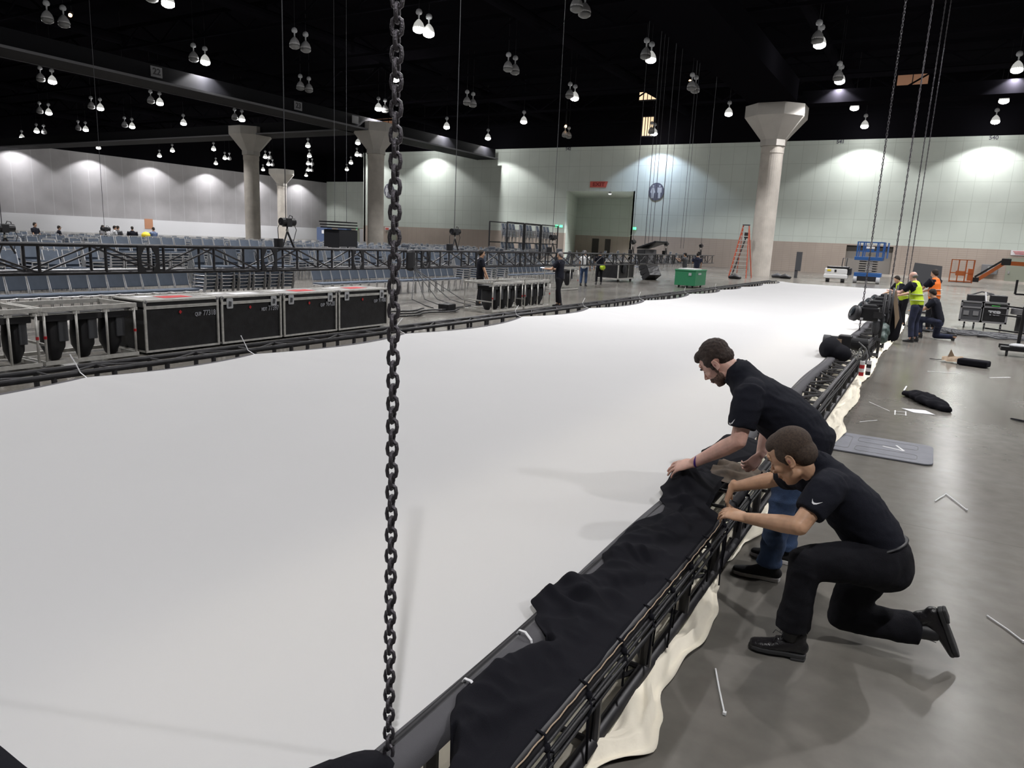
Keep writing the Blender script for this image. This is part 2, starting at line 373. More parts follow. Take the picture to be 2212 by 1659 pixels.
# far wall (green panels over tan block) with the lobby opening and a roller door
w = MB(); YF = 82.0
def wall_piece(x0, x1, z0, z1, mi, y=YF, t=.4): w.k = mi; w.box(((x0 + x1) / 2, y + t / 2, (z0 + z1) / 2), (x1 - x0, t, z1 - z0))
for x0, x1 in ((-73, -39.9), (-31.1, -7.4), (-3.1, 46)): wall_piece(x0, x1, 0, 3.12, 1)
for x0, x1 in ((-73, -39.9), (-31.1, 46)): wall_piece(x0, x1, 3.12, 13.4, 0)
wall_piece(-39.9, -31.1, 8.2, 13.4, 0); wall_piece(-7.4, -3.1, 2.98, 3.12, 1)
w.k = 2; w.box((-14, YF + .3, 16.2), (120, .6, 5.6))
S(w.build('wall_far', ['wallG', 'wallB', 'ceil']))
w = MB()   # lobby behind the opening
w.k = 0; w.box((-39.5, 96, 5.7), (24, .3, 5.2)); w.box((-31.0, 89, 5.7), (.2, 14, 5.1)); w.k = 1; w.box((-39.5, 96, 1.55), (24, .3, 3.1)); w.box((-31.0, 89, 1.55), (.2, 14, 3.1))
w.k = 0; w.add([(-39.9, 82.4, 0), (-45, 96, 0), (-45, 96, 8.3), (-39.9, 82.4, 8.3)], [(0, 1, 2, 3)]); w.box((-39.5, 89.3, 8.4), (22, 13.2, .2))
S(w.build('wall_lobby', ['wallG', 'wallB']))
for i, (x0, x1, zz) in enumerate(((-42.2, -41.2, 2.7), (-40.2, -39.4, 2.7), (-36.5, -34.6, 2.6))):
    d = S(MB().box(((x0 + x1) / 2, 95.8, zz / 2), (x1 - x0, .12, zz)).build('door_%d' % (i + 4), 'doord'))
S(MB().box((-5.25, YF + .35, 1.49), (4.3, .1, 2.98)).build('door_1', 'rollup'))
S(MB().box((-5.25, YF + .25, 2.75), (4.3, .14, .5)).build('trim_1', 'doord'))
d = S(MB().box((7.6, YF - .04, 1.2), (2.2, .1, 2.4)).build('door_2', 'door'))
MB().box((6.75, YF - .14, 1.05), (.12, .1, .25)).build('door_handle', 'chrome', d)
d = S(MB().box((-67.6, YF - .04, 1.2), (1.6, .1, 2.4)).build('door_3', 'door')); MB().box((-68.1, YF - .14, 1.3), (.3, .1, .3)).build('door_plate', 'white', d)
S(MB().box((21, YF - .05, .12), (50, .12, .24)).build('baseboard_far', 'conc'))
# set-back wall beyond the wing
w = MB(); w.k = 0; w.box((-100, 128.2, 8.3), (54, .4, 10.4)); w.k = 1; w.box((-100, 128.2, 1.55), (54, .4, 3.1)); w.k = 0; w.box((-72.9, 105, 8.3), (.4, 46, 10.4)); w.k = 1; w.box((-72.9, 105, 1.55), (.4, 46, 3.1))
w.k = 2; w.box((-100, 128.2, 16.3), (54, .4, 5.6)); w.box((-72.9, 105, 16.3), (.4, 46, 5.6)); S(w.build('wall_wing', ['wallG', 'wallB', 'ceil']))
t = S(MB().box((-114, 127.9, 1.3), (7.6, .15, 2.6)).build('door_7', 'door'))
for i in range(4): MB().box((-116.4 + i * 1.6, 127.8, 1.75), (.32, .05, .35)).build('door_plate', 'lgrey', t)
# left wall: grey panels over a white band
w = MB(); w.k = 0; w.box((-126.7, 55, 7.95), (1.2, 152, 10.6)); w.k = 1; w.box((-126.7, 55, 1.32), (1.3, 152, 2.65)); w.k = 2; w.box((-126.7, 55, 16.2), (1.2, 152, 5.9)); 
S(w.build('wall_left', ['wallL', 'wallW', 'ceil']))
S(MB().box((46.2, 30, 9), (.4, 130, 18)).build('wall_right', 'grey')); S(MB().box((-40, -35, 9), (180, .4, 18)).build('wall_back', 'grey'))
# soffit girders
w = MB(); w.box((-51, 22, 12.7), (2.2, 118, 1.1)); w.box((-51, 22, 12.05), (3.0, 118, .12)); w.k = 1; w.box((-49.48, 22, 12.06), (.05, 118, .16)); w.box((-52.52, 22, 12.0), (.05, 118, .1)); S(w.build('trim_2', ['beam', 'flangelit']))  # the thin pale strips paint the lit soffit edge
w = MB(); w.box((-89, 57.4, 12.7), (74, 2.0, 1.1)); w.box((-89, 57.4, 12.05), (74, 3.0, .12)); w.k = 1; w.box((-89, 55.88, 12.06), (74, .05, .14)); S(w.build('trim_3', ['beam', 'flangelit']))
w = MB(); w.box((-11.3, 19, 13.6), (3.4, 78, 1.5)); S(w.build('trim_4', 'ceil'))
w = MB(); w.box((17.5, 60, 13.3), (54, 1.6, .9)); S(w.build('trim_5', 'ceil'))
w = MB()
for k in range(11):
    yy = -6 + k * 8.7; w.bar((-125, yy, 17.4), (45, yy, 17.4), .3, .3); w.bar((-125, yy, 15.9), (45, yy, 15.9), .16, .2)
    for q in range(34): xx = -124 + q * 5; w.bar((xx, yy, 15.9), (xx + 2.5, yy, 17.4), .12, .12); w.bar((xx + 2.5, yy, 17.4), (xx + 5, yy, 15.9), .12, .12)
for k in range(9): xx = -110 + k * 17; w.cyl((xx, -30, 16.6), (xx, 81, 16.6), .42, n=12)
w.box((-20, 66, 16.1), (60, 1.6, .15)); w.bar((-50, 65.2, 17.1), (10, 65.2, 17.1), .06, .06)
S(w.build('trim_6', 'ceil'))
# columns
def column(x, y, label, d=.83, cap=2.15):
    t = thing('concrete_column', label, 'column', (x, y, 0))
    s = MB(); s.lathe([(d, 0), (d, 9.4), (d + .03, 9.42), (d + .03, 9.9), (d, 9.92), (d, 10.3)], n=32); s.build('shaft', 'conc', t, smooth=False)
    c = MB(); q = .9
    lo = [(q, -q * .45), (q, q * .45), (q * .45, q), (-q * .45, q), (-q, q * .45), (-q, -q * .45), (-q * .45, -q), (q * .45, -q)]
    hi = [(cap, -cap * .45), (cap, cap * .45), (cap * .45, cap), (-cap * .45, cap), (-cap, cap * .45), (-cap, -cap * .45), (-cap * .45, -cap), (cap * .45, -cap)]
    vs = [(a, b, 9.95) for a, b in lo] + [(a, b, 10.4) for a, b in lo] + [(a, b, 12.0) for a, b in hi] + [(a, b, 12.85) for a, b in hi]
    fs = [tuple(range(8))[::-1], tuple(range(24, 32))] + [(k * 8 + i, k * 8 + (i + 1) % 8, k * 8 + 8 + (i + 1) % 8, k * 8 + 8 + i) for k in range(3) for i in range(8)]
    c.add(vs, fs); c.build('capital', 'capc', t)
column(-11.35, 60, 'round concrete column with flared capital, nearest of the columns, behind the orange stepladder')
column(-50.3, 58.6, 'round concrete column directly behind the near hanging chain, left of it')
column(-67.1, 56.9, 'round concrete column in front of the grey panelled wall, left of the column at the hanging chain')
column(-106.5, 96.7, 'smallest most distant concrete column against the grey panelled wall')
# wall signs
t = thing('overhead_exit_sign', 'red slanted EXIT sign above the dark lobby opening', 'sign', (-35.6, YF - .08, 9.0))
MB().prism([(-1.15, -.35), (.95, -.35), (1.15, .35), (-1.15, .35)], (0, 0, 0), X_, Z_, Y_, .06).build('panel', 'exitr', t)
text('lettering', 'EXIT', .62, t.location + V((0, -.02, -.02)), X_, Z_, 'redtx', t, bold=.015, sx=1.25)
def restroom(x, z, label):
    t = thing('restroom_sign', label, 'sign', (x, YF - .08, z)); r = 1.0
    MB().prism([(r * .92 * cos(a * pi / 20), r * sin(a * pi / 20)) for a in range(40)], (0, 0, 0), X_, Z_, Y_, .06).build('disc', 'icon', t)
    for sx, nm in ((-.4, 'woman'), (.4, 'man')):
        g = MB(); g.prism([(.11 * cos(a * pi / 8), .11 * sin(a * pi / 8)) for a in range(16)], (sx, -.03, .62), X_, Z_, Y_, .02)
        if sx < 0: g.prism([(-.12, .46), (.12, .46), (.3, -.08), (.16, -.2), (.13, -.75), (-.13, -.75), (-.16, -.2), (-.3, -.08)], (sx, -.03, 0), X_, Z_, Y_, .02)
        else: g.prism([(-.26, .46), (.26, .46), (.26, -.12), (.14, -.12), (.13, -.75), (-.13, -.75), (-.14, -.12), (-.26, -.12)], (sx, -.03, 0), X_, Z_, Y_, .02)
        g.build('figure', 'lgrey', t)
    MB().box((0, -.02, -.1), (.05, .02, 1.5)).build('divider', 'lgrey', t)
restroom(-28.3, 8.2, 'round dark restroom sign right of the lobby opening')
restroom(-68.2, 8.1, 'round dark restroom sign between the column and the near hanging chain')
for x, y, z, lb in ((-30.6, YF - .08, 3.95, 'green lit exit light right of the lobby opening'), (-40.35, YF - .08, 3.93, 'green lit exit light left of the lobby opening, inner one of the pair'),
                    (-40.95, YF - .08, 3.93, 'green lit exit light left of the lobby opening, outer one of the pair'), (-116.3, 127.7, 2.95, 'far green exit light over the wing doors, left one'), (-112.3, 127.7, 2.95, 'far green exit light over the wing doors, right one')):
    t = thing('exit_light', lb, 'exit sign', (x, y, z)); MB().box((0, .04, 0), (.46, .08, .34)).build('housing', 'lgrey', t); MB().box((0, -.02, 0), (.4, .05, .28)).build('lens', 'exitg', t)
t = thing('wall_notice', 'white notice with red lines over the door at the right edge', 'sign', (7.4, YF - .08, 2.88)); MB().box((0, 0, 0), (1.5, .05, .45)).build('board', 'white', t)
for k in range(3): MB().box((0, -.04, .12 - k * .12), (1.2 - .2 * k, .02, .045)).build('red_line', 'red', t)
t = thing('wall_notice', 'white and red notice beside the door right of the chain-side column', 'sign', (-68.3, YF - .08, 2.75)); MB().box((0, 0, 0), (1.1, .05, .5)).build('board', 'white', t); MB().box((-.15, -.04, 0), (.6, .02, .3)).build('red_mark', 'exitr', t)
t = thing('control_box', 'grey control box on the block wall beside the boom lift', 'box', (5.2, YF - .22, 1.25)); MB().box((0, 0, 0), (1.3, .4, .9)).build('housing', 'grey', t, bev=.03); MB().box((.1, -.22, 0), (.5, .04, .5)).build('panel', 'lgrey', t)
for x, s_ in ((-39.97, '542'), (-9.26, '541'), (3.78, '540')):
    t = thing('bay_number', 'small dark %s bay number atop the green wall, %s' % (s_, {'542': 'above the lobby', '541': 'right of the near column', '540': 'at the right'}[s_]), 'sign', (x, YF - .06, 13.2))
    text('numerals', s_, .5, t.location, X_, Z_, 'icon', t, depth=.01, bold=.01)
for y, s_ in ((34.2, '22'), (47.7, '23')):
    t = thing('beam_number', ('pale numbered placard on the long dark girder, leftmost of three' if s_ == '22' else 'pale numbered placard on the long dark girder, middle of three'), 'sign', (-49.82, y, 12.75)); MB().box((0, 0, 0), (.04, .9, .72)).build('placard', 'grey', t)
    text('numerals', s_, .62, t.location + V((.04, 0, 0)), Y_, Z_, 'black', t, depth=.01, bold=.01)
t = thing('beam_number', 'small pale placard on the dark girder just left of the chain-side column, its number illegible', 'sign', (-49.82, 55.0, 12.75)); MB().box((0, 0, 0), (.04, .9, .72)).build('placard', 'grey', t)

# ------------------------------------------------------------------ high bay lamps on their grid (10.65 x 10.6 m), in pairs
LX = [3.6, -7.0, -17.6, -28.2, -38.8, -49.5, -60.2, -71, -81.7, -92.3, -103, -113.7, 14.2, 24.8]
LY = [27.2, 37.6, 48.2, 58.5, 69.2, 79.0, 16.7, 6.1, -4.5, -15, 90.5, 100.5, 110.8]
# state of each pair: first digit = front lamp, second = rear lamp (0 off, 1 lit, - absent)
STATE = {(3.6, 48.2): '-1', (3.6, 58.5): '-1', (3.6, 69.2): '-1', (3.6, 79.0): '-1', (-7, 48.2): '01', (-7, 58.5): '01', (-7, 69.2): '-1', (-7, 79.0): '-1',
 (-17.6, 37.6): '00', (-17.6, 48.2): '01', (-17.6, 58.5): '00', (-17.6, 69.2): '-1', (-28.2, 37.6): '11', (-28.2, 48.2): '00', (-28.2, 58.5): '01', (-28.2, 79.0): '01', (-60.2, 79.0): '-1',
 (-38.8, 27.2): '01', (-38.8, 37.6): '00', (-38.8, 48.2): '1-', (-38.8, 58.5): '00', (-38.8, 69.2): '1-', (-38.8, 79.0): '00', (-49.5, 27.2): '00', (-49.5, 37.6): '01', (-49.5, 48.2): '00',
 (-49.5, 58.5): '10', (-49.5, 69.2): '-1', (-49.5, 79.0): '1-', (-71, 37.6): '01', (-71, 48.2): '01', (-71, 58.5): '01', (-81.7, 48.2): '01', (-81.7, 58.5): '-1', (-92.3, 48.2): '01', (-92.3, 58.5): '01',
 (-103, 58.5): '01', (-113.7, 58.5): '10', (-92.3, 79.0): '01', (-71, 79.0): '1-', (-81.7, 79.0): '-1', (-81.7, 90.5): '10', (-92.3, 90.5): '1-', (-92.3, 100.5): '1-', (-103, 79.0): '-1', (-103, 90.5): '10',
 (-103, 100.5): '10', (-103, 110.8): '1-', (-113.7, 79.0): '-1', (-113.7, 90.5): '10', (-113.7, 100.5): '10', (-113.7, 110.8): '10'}
UNSEEN = {(3.6, 16.7): '-1', (14.2, 27.2): '-1', (-7, 16.7): '-1', (-17.6, 27.2): '-1', (3.6, 37.6): '-1', (-28.2, 27.2): '-1', (14.2, 6.1): '-1', (-17.6, 6.1): '-1', (3.6, -4.5): '-1', (-17.6, -4.5): '-1', (3.6, 6.1): '--', (3.6, -15): '--', (14.2, 48.2): '-1', (-38.8, 16.7): '-1', (-28.2, 6.1): '-1', (-49.5, 16.7): '-1', (-60.2, 27.2): '-1', (-60.2, 37.6): '-1', (24.8, 37.6): '-1', (14.2, 58.5): '-1', (14.2, 69.2): '-1', (14.2, 79): '-1', (3.6, 27.2): '-1', (-7, 27.2): '--', (-7, 37.6): '--', (14.2, 16.7): '-1', (-17.6, 16.7): '-1'}
def lamp_proto(lit):
    t = thing('high_bay_lamp', 'x', 'lamp')
    MB().lathe([(.04, .55), (.05, .85), (.17, .9), (.2, 1.0), (.16, 1.13), (.06, 1.2)], n=12).build('ballast', 'lgrey', t, smooth=True)
    MB().lathe([(.35, .10), (.34, .2), (.27, .38), (.15, .53), (.07, .6)], n=18).build('reflector', 'domelit' if lit else 'dome', t, smooth=True)
    MB().lathe([(.345, .13), (.35, .0), (.33, -.07), (.2, -.15), (.05, -.18)], n=16).build('lens', 'lamplit' if lit else 'lampoff', t, smooth=True)
    MB().cyl((0, 0, 1.2), (0, 0, 4.82), .012, n=4).build('drop_rod', 'black', t)
    return t
PL = [lamp_proto(0), lamp_proto(1)]; first = [True, True]
ld = bpy.data.lights.new('lamp_light', 'SPOT'); ld.energy = LAMP_W; ld.spot_size = R(122); ld.spot_blend = .25; ld.shadow_soft_size = .17; ld.color = (1, .985, .985)
ld.use_nodes = True; N_, L_ = nt(ld); tc_ = N_.new('ShaderNodeTexCoord'); sx_ = N_.new('ShaderNodeSeparateXYZ'); ab_ = N_.new('ShaderNodeMath'); ab_.operation = 'ABSOLUTE'
pw_ = N_.new('ShaderNodeMath'); pw_.operation = 'POWER'; pw_.inputs[1].default_value = .9      # reflector: less light towards the rim of the cone
L_.new(tc_.outputs['Normal'], sx_.inputs[0]); L_.new(sx_.outputs[2], ab_.inputs[0]); L_.new(ab_.outputs[0], pw_.inputs[0]); L_.new(pw_.outputs[0], N_['Emission'].inputs['Strength'])
ldn = ld.copy(); ldn.energy = LAMP_W * .65          # the shorter lamps next to the walls
ldb = ldn.copy(); ldb.color = (.66, .78, 1)
gd = bpy.data.lights.new('lamp_glow', 'POINT'); gd.energy = GLOW_W; gd.shadow_soft_size = .3; gd.color = (1, .99, .98)
colname = {3.6: 'right-hand', -7.0: 'first', -17.6: 'second', -28.2: 'third', -38.8: 'fourth', -49.5: 'fifth', -60.2: 'sixth', -71: 'seventh', -81.7: 'eighth', -92.3: 'ninth', -103: 'tenth', -113.7: 'last', 14.2: 'outer right', 24.8: 'outermost right'}
rown = {27.2: 'nearest visible', 37.6: 'second', 48.2: 'third', 58.5: 'fourth', 69.2: 'fifth', 79.0: 'sixth', 90.5: 'seventh', 100.5: 'eighth', 110.8: 'farthest', 16.7: 'overhead', 6.1: 'overhead', -4.5: 'overhead', -15: 'overhead'}
for dct, seen in ((STATE, 1), (UNSEEN, 0)):
    for (x, y), st in dct.items():
        for i, ch in enumerate(st):
            if ch == '-': continue
            lit = int(ch); yy = y + (-.5 if i == 0 else .5)
            lb = '%s dome lamp, %s of pair, %s row back, %s line from right' % ('lit' if lit else 'unlit', 'front' if i == 0 else 'rear', rown[y], colname[x])
            gp = None
            if not seen: lb = '%s dome lamp hanging above the camera, outside the view' % ('lit' if lit else 'unlit'); gp = 'overhead %s lamps' % ('lit' if lit else 'unlit')
            if first[lit]: o = PL[lit]; first[lit] = False; o.location = (x, yy, 14.2); o['label'] = lb; KIDS[o.name] = [(k, []) for k in bpy.data.objects if k.parent == o]
            else: o = dup(PL[lit], (x, yy, 14.2), 0, lb)
            if gp: o['group'] = gp
            if lit:
                q = bpy.data.objects.new('lamp_light', ldb if (x, y) == (-28.2, 79.0) else ldn if y == 79.0 and x > -75 else ld); C.objects.link(q); q.location = (0, 0, -.2); q.parent = o
                q = bpy.data.objects.new('lamp_glow', gd); C.objects.link(q); q.location = (0, 0, -.35); q.parent = o
# the lamp line along the left wall draws the scallops on it
for k, y in enumerate((50, 60.7, 72.5, 83.6, 95.5, 107, 119)):
    o = dup(PL[1], (-123.4, y, 14.0), 0, 'lit dome lamp close to the grey panelled wall, %s from the left' % ('first', 'second', 'third', 'fourth', 'fifth', 'sixth', 'seventh')[k])
    q = bpy.data.objects.new('lamp_light', ldn); C.objects.link(q); q.location = (0, 0, -.2); q.parent = o
wl = bpy.data.lights.new('lobby_light', 'SPOT'); wl.energy = 2500; wl.spot_size = R(120); wl.spot_blend = .3; wl.shadow_soft_size = .1
for x, y, z, lb in ((-34.6, 83.2, 8.0, 'small bright downlight at the top of the lobby opening'), (-32.2, 87.6, 8.0, 'small bright downlight at the right inside the lobby')):
    t = thing('lobby_downlight', lb, 'lamp', (x, y, z)); MB().lathe([(.2, 0), (.2, .2), (.1, .25)], n=10).build('trim', 'lgrey', t); MB().ell((0, 0, 0), (.17, .17, .08)).build('lens', 'lamplit', t)
    q = bpy.data.objects.new('lobby_light', wl); C.objects.link(q); q.location = (0, 0, -.12); q.parent = t
# warm openings and pilot lamps up in the roof
def warm(lb, x, y, z, wx, wz, m='warm', bars=3):
    t = thing('lit_roof_opening', lb, 'window', (x, y, z)); MB().box((0, 0, 0), (wx, .1, wz)).build('pane', m, t)
    g = MB()
    for k in range(bars): g.box((-wx / 2 + wx * (k + 1) / (bars + 1), -.08, 0), (.07, .06, wz))
    g.box((0, -.08, wz / 2), (wx + .1, .06, .1)); g.box((0, -.08, -wz / 2), (wx + .1, .06, .1)); g.build('frame', 'black', t)
warm('bright warm lit doorway high in the dark roof right of the lobby opening', -29.3, 80.2, 15.15, 1.2, 2.1)
warm('warm lit window high in the roof above the lobby, left of the lit doorway', -27.6, 75, 17.4, 1.8, .95)
warm('dim warm vent panel high in the roof at the right', -3.2, 75, 17.35, 2.4, 1.3, 'warmd', 1)
warm('long dim warm opening in the roof left of the near chain, upper one', -78, 79, 18.1, 5.5, 1.0, 'warmd', 4)
warm('dim warm opening in the roof left of the near chain, lower one', -67, 79, 17.0, 4.4, .8, 'warmd', 3)
for x, y, z, lb, mm in ((-22.9, 74, 18.3, 'small orange pilot lamp high in the roof left of the near column', 'warmb'), (-95.8, 75, 17.3, 'small orange work lamp in the roof above the left column', 'warmb'), (-60, 34, 17.6, 'small warm lamp in the roof at the upper left', 'warmb'), (-38.5, 78, 15.2, 'tiny orange lamp in the roof left of the lit doorway', 'warmb'), (-45.6, 72, 17.6, 'tiny green pilot lamp in the roof right of the chain', 'exitg')):
    t = thing('pilot_lamp', lb, 'lamp', (x, y, z)); MB().ell((0, 0, 0), (.14, .14, .14), nu=8, nv=6).build('bulb', mm, t); MB().box((0, .1, .2), (.2, .2, .2)).cyl((0, .1, .2), (0, .1, 18.98 - z), .02, n=4).build('housing', 'black', t)
pl = bpy.data.lights.new('warm_light', 'SPOT'); pl.energy = 5000; pl.color = (1, .55, .3); pl.spot_size = R(60); pl.shadow_soft_size = .1
q = bpy.data.objects.new('warm_light', pl); C.objects.link(q); q.location = (-10.2, 55.2, 14.6); q.rotation_euler = V((0, .5, -.35)).to_track_quat('-Z', 'Y').to_euler()
t = thing('work_lamp', 'small warm work lamp clamped above the near column capital', 'lamp', (-10.2, 55.1, 14.75)); MB().box((0, 0, 0), (.3, .3, .25)).build('housing', 'black', t); q.parent = t; q.location = (0, .1, -.2)

# ================================================================== TRUSSES
def box_truss(name, label, x0, x1, y0, y1, z0, z1, r, pitch, m='truss', cat='truss', zig=True):
    t = thing(name, label, cat, ((x0 + x1) / 2, y0, 0))
    for x in (x0, x1):
        for z in (z0, z1): P(MB().cyl((x, y0, z), (x, y1, z), r, n=10), 'chord', m, t, smooth=True)
    n = int((y1 - y0) / pitch); q = r * .5
    for z in (z0, z1):
        g = MB()
        for k in range(n + 1):
            y = y0 + k * pitch; g.cyl((x0, y, z), (x1, y, z), q * .85, n=6)
            if zig and k < n: g.cyl((x0 if k % 2 else x1, y, z), (x1 if k % 2 else x0, y + pitch, z), q * .8, n=6)
        P(g, 'cross_bracing', m, t)
    for x in (x0, x1):
        u = MB().cyl((0, 0, z0), (0, 0, z1), r * .9, n=10).build('upright', m, t)
        for k in range(n + 1):
            if k: u = u.copy(); C.objects.link(u)
            u.location = (x - t.location.x, k * pitch, 0)
    return t
TZ0, TZ1 = .08, .40
rt_ = box_truss('screen_frame_truss', 'long black box truss on the cream muslin along the right edge of the white screen', -.34, 0, .55, 41.5, TZ0, TZ1, .030, .575)
box_truss('screen_frame_truss', 'long black box truss at the left edge of the white screen, before the flight cases', -6.94, -6.6, -1.2, 41.5, TZ0, TZ1, .03, .62)
t = thing('screen_frame_truss', 'black truss under the black cloth at the near end of the white screen', 'truss', (-3.4, .55, 0))
for y in (.45, .76):
    for z in (TZ0, TZ1): P(MB().cyl((-6.6, y, z), (-.34, y, z), .027), 'chord', 'truss', t)

# ------------------------------------------------------------------ the white screen with its grey border
TIES = [-2.0, .9, 3.94, 6.02, 9.0, 12.8, 16.1, 20.0, 24.4, 28.4, 31.9, 36.4, 40.6]
def edge_left(y):
    for a, b in zip(TIES, TIES[1:]):
        if a <= y <= b:
            u = (y - a) / (b - a); L_ = b - a; sag = min(.34, .085 * L_)
            return -6.33 + sag * (1 - (2 * u - 1) ** 2) ** .85 + .0
    return -6.33
def edge_right(y): return -.385 - .012 * sin(y * 2.1)
def surf(x, y):
    w_ = min(1, max(0, (x + 6.2) / .9)); e = min(1, max(0, (-.4 - x) / 1.5))
    return .405 - .05 * min(w_, 1) * e + .012 * noise.noise(V((x * .7, y * .35, 0))) * e
scr = thing('projection_screen', 'huge white screen laid flat and laced inside the trusses, grey webbing border', 'projection screen', (-3.3, 20, .4))
NU = 420
def scr_pt(u, v):
    y = .86 + u * (40.9 - .86); a, b = edge_left(y), edge_right(y); x = a + (b - a) * v; d = x - a
    # tension wrinkles fanning from each tie
    k = min(TIES, key=lambda q: abs(q - y)); dy = y - k
    wr = .016 * math.exp(-d * 1.5) * math.exp(-(dy * .9) ** 2) * cos(dy * 10 / (.3 + d))
    return (x, y, surf(x, y) + wr * min(1, d / .12))
P(MB().grid(NU, 40, scr_pt), 'fabric', 'screen', scr, smooth=True)
g = MB()
def band_l(u, v): y = .86 + u * 40.04; a = edge_left(y); return (a - .13 * v, y, .402 - .015 * v)
g.grid(NU, 2, band_l)
def band_r(u, v):
    y = .86 + u * 40.04; b = edge_right(y); a = v * 5
    return (b + .135 * min(1, a / 4) + .004 * max(0, a - 4), y, .408 + .026 * sin(min(1, a / 4) * 2.4) - .05 * max(0, a - 4))
g.grid(NU, 5, band_r)
g.grid(40, 1, lambda u, v: (-6.35 + 5.98 * u, .86 - .12 * v, .405))
P(g, 'border', 'band', scr, smooth=True)
# zip ties on the border
def ziptie(nm, lb, pts, r=.0042, parent=None):
    t = thing(nm, lb, 'cable tie', pts[0]); P(MB().tube(pts, r * 1.15, n=6, flat=.5), 'strap', 'white', t); P(MB().box(pts[-1], (.012, .012, .009)), 'head', 'white', t); return t
names = ['nearest', 'second nearest', 'third', 'fourth', 'fifth', 'sixth', 'seventh', 'eighth']
for k, y in enumerate(TIES[2:10]):
    ziptie('cable_tie', 'white cable tie sticking up from the far left screen edge, %s one along it' % names[k], [(-6.34, y, .40), (-6.47, y + .01, .435), (-6.50, y - .01, .52), (-6.52, y - .05 + .2 * (k > 1), .62)], r=.0055)
for y, lb in ((1.86, 'white cable tie looped through the grey border nearest the camera, its tail hanging'), (2.24, 'white cable tie through the grey border beside the upper fold of black cloth')):
    ziptie('cable_tie', lb, [(-.335, y + .01, .434), (-.325, y + .008, .452), (-.295, y, .458), (-.262, y - .01, .44), (-.248, y - .015, .40), (-.24, y - .03, .36), (-.215, y - .08, .2), (-.195, y - .12, .08)], r=.0052)

# ------------------------------------------------------------------ hoist chains
def chain(lb, x, y, z0, z1, pitch, r, w_, name='hoist_chain', nl=10, m='chain', rz=.35, lean=(0, 0)):
    t = thing(name, lb, 'chain', (x, y, z0)); mb = MB(); n = int((z1 - z0) / pitch); rr = w_ / 2 - r; hl = pitch / 2 + r * .35
    for k in range(n):
        z = k * pitch + pitch / 2; pts = []; ang = rz + (pi / 2) * (k % 2) + .07 * sin(k * .7)
        for j in range(nl):
            a = 2 * pi * j / nl; px = rr * cos(a); pz = rr * sin(a) + (hl - rr + rr * .25) * (1 if sin(a) > 1e-6 else -1 if sin(a) < -1e-6 else 0)
            if abs(sin(a)) < 1e-6: pz = 0
            pts.append((px * cos(ang) + lean[0] * z, px * sin(ang) + lean[1] * z, z + pz))
        mb.tube(pts, r, n=6, closed=True)
    mb.build('links', m, t, smooth=True); return t
chain('dark steel hoist chain hanging close to the camera down the middle of the view', -.315, 1.45, .43, 3.7, .0312, .0056, .038)
# ------------------------------------------------------------------ cloths
def interp(tb, y):
    if y <= tb[0][0]: return tb[0][1]
    for (a, p), (b, q) in zip(tb, tb[1:]):
        if y <= b: u = (y - a) / (b - a); u = u * u * (3 - 2 * u); return p + (q - p) * u
    return tb[-1][1]
def nz(x, y, z=0): return noise.noise(V((x, y, z)))
def ridge(x): return 1 - abs(x) * 2
WLT = [(1.15, -.04), (1.4, -.10), (1.55, -.17), (1.72, -.27), (1.8, -.305), (2.0, -.30), (2.12, -.27), (2.24, -.2), (2.4, -.33), (2.5, -.415), (2.62, -.40), (2.75, -.385), (2.9, -.3), (3.0, -.295), (3.12, -.345), (3.6, -.36), (3.85, -.29), (3.95, -.3), (4.05, -.37), (4.3, -.44), (4.7, -.47), (5.0, -.42), (5.3, -.46), (5.65, -.42), (6.0, -.35)]
WRT = [(1.15, .02), (3.8, .03), (4.0, .02), (4.15, -.1), (4.7, -.14), (5.1, -.2), (5.4, -.1), (6.0, -.1)]
FOLDS = ((-.40, 2.55, -.05, 2.51, .04, .035), (-.38, 2.72, -.09, 2.72, .045, .04), (-.29, 2.39, -.06, 2.14, .045, .035), (-.27, 1.78, -.21, 2.18, .03, .05), (-.16, 1.68, -.03, 2.0, .03, .03), (-.31, 3.07, -.08, 3.27, .045, .045), (-.29, 3.93, -.08, 3.59, .04, .04), (-.16, 2.88, -.03, 3.06, .03, .035), (-.28, 1.97, -.09, 1.85, .03, .03), (-.40, 4.36, -.13, 4.36, .05, .05), (-.30, 3.5, -.11, 3.89, .04, .04))
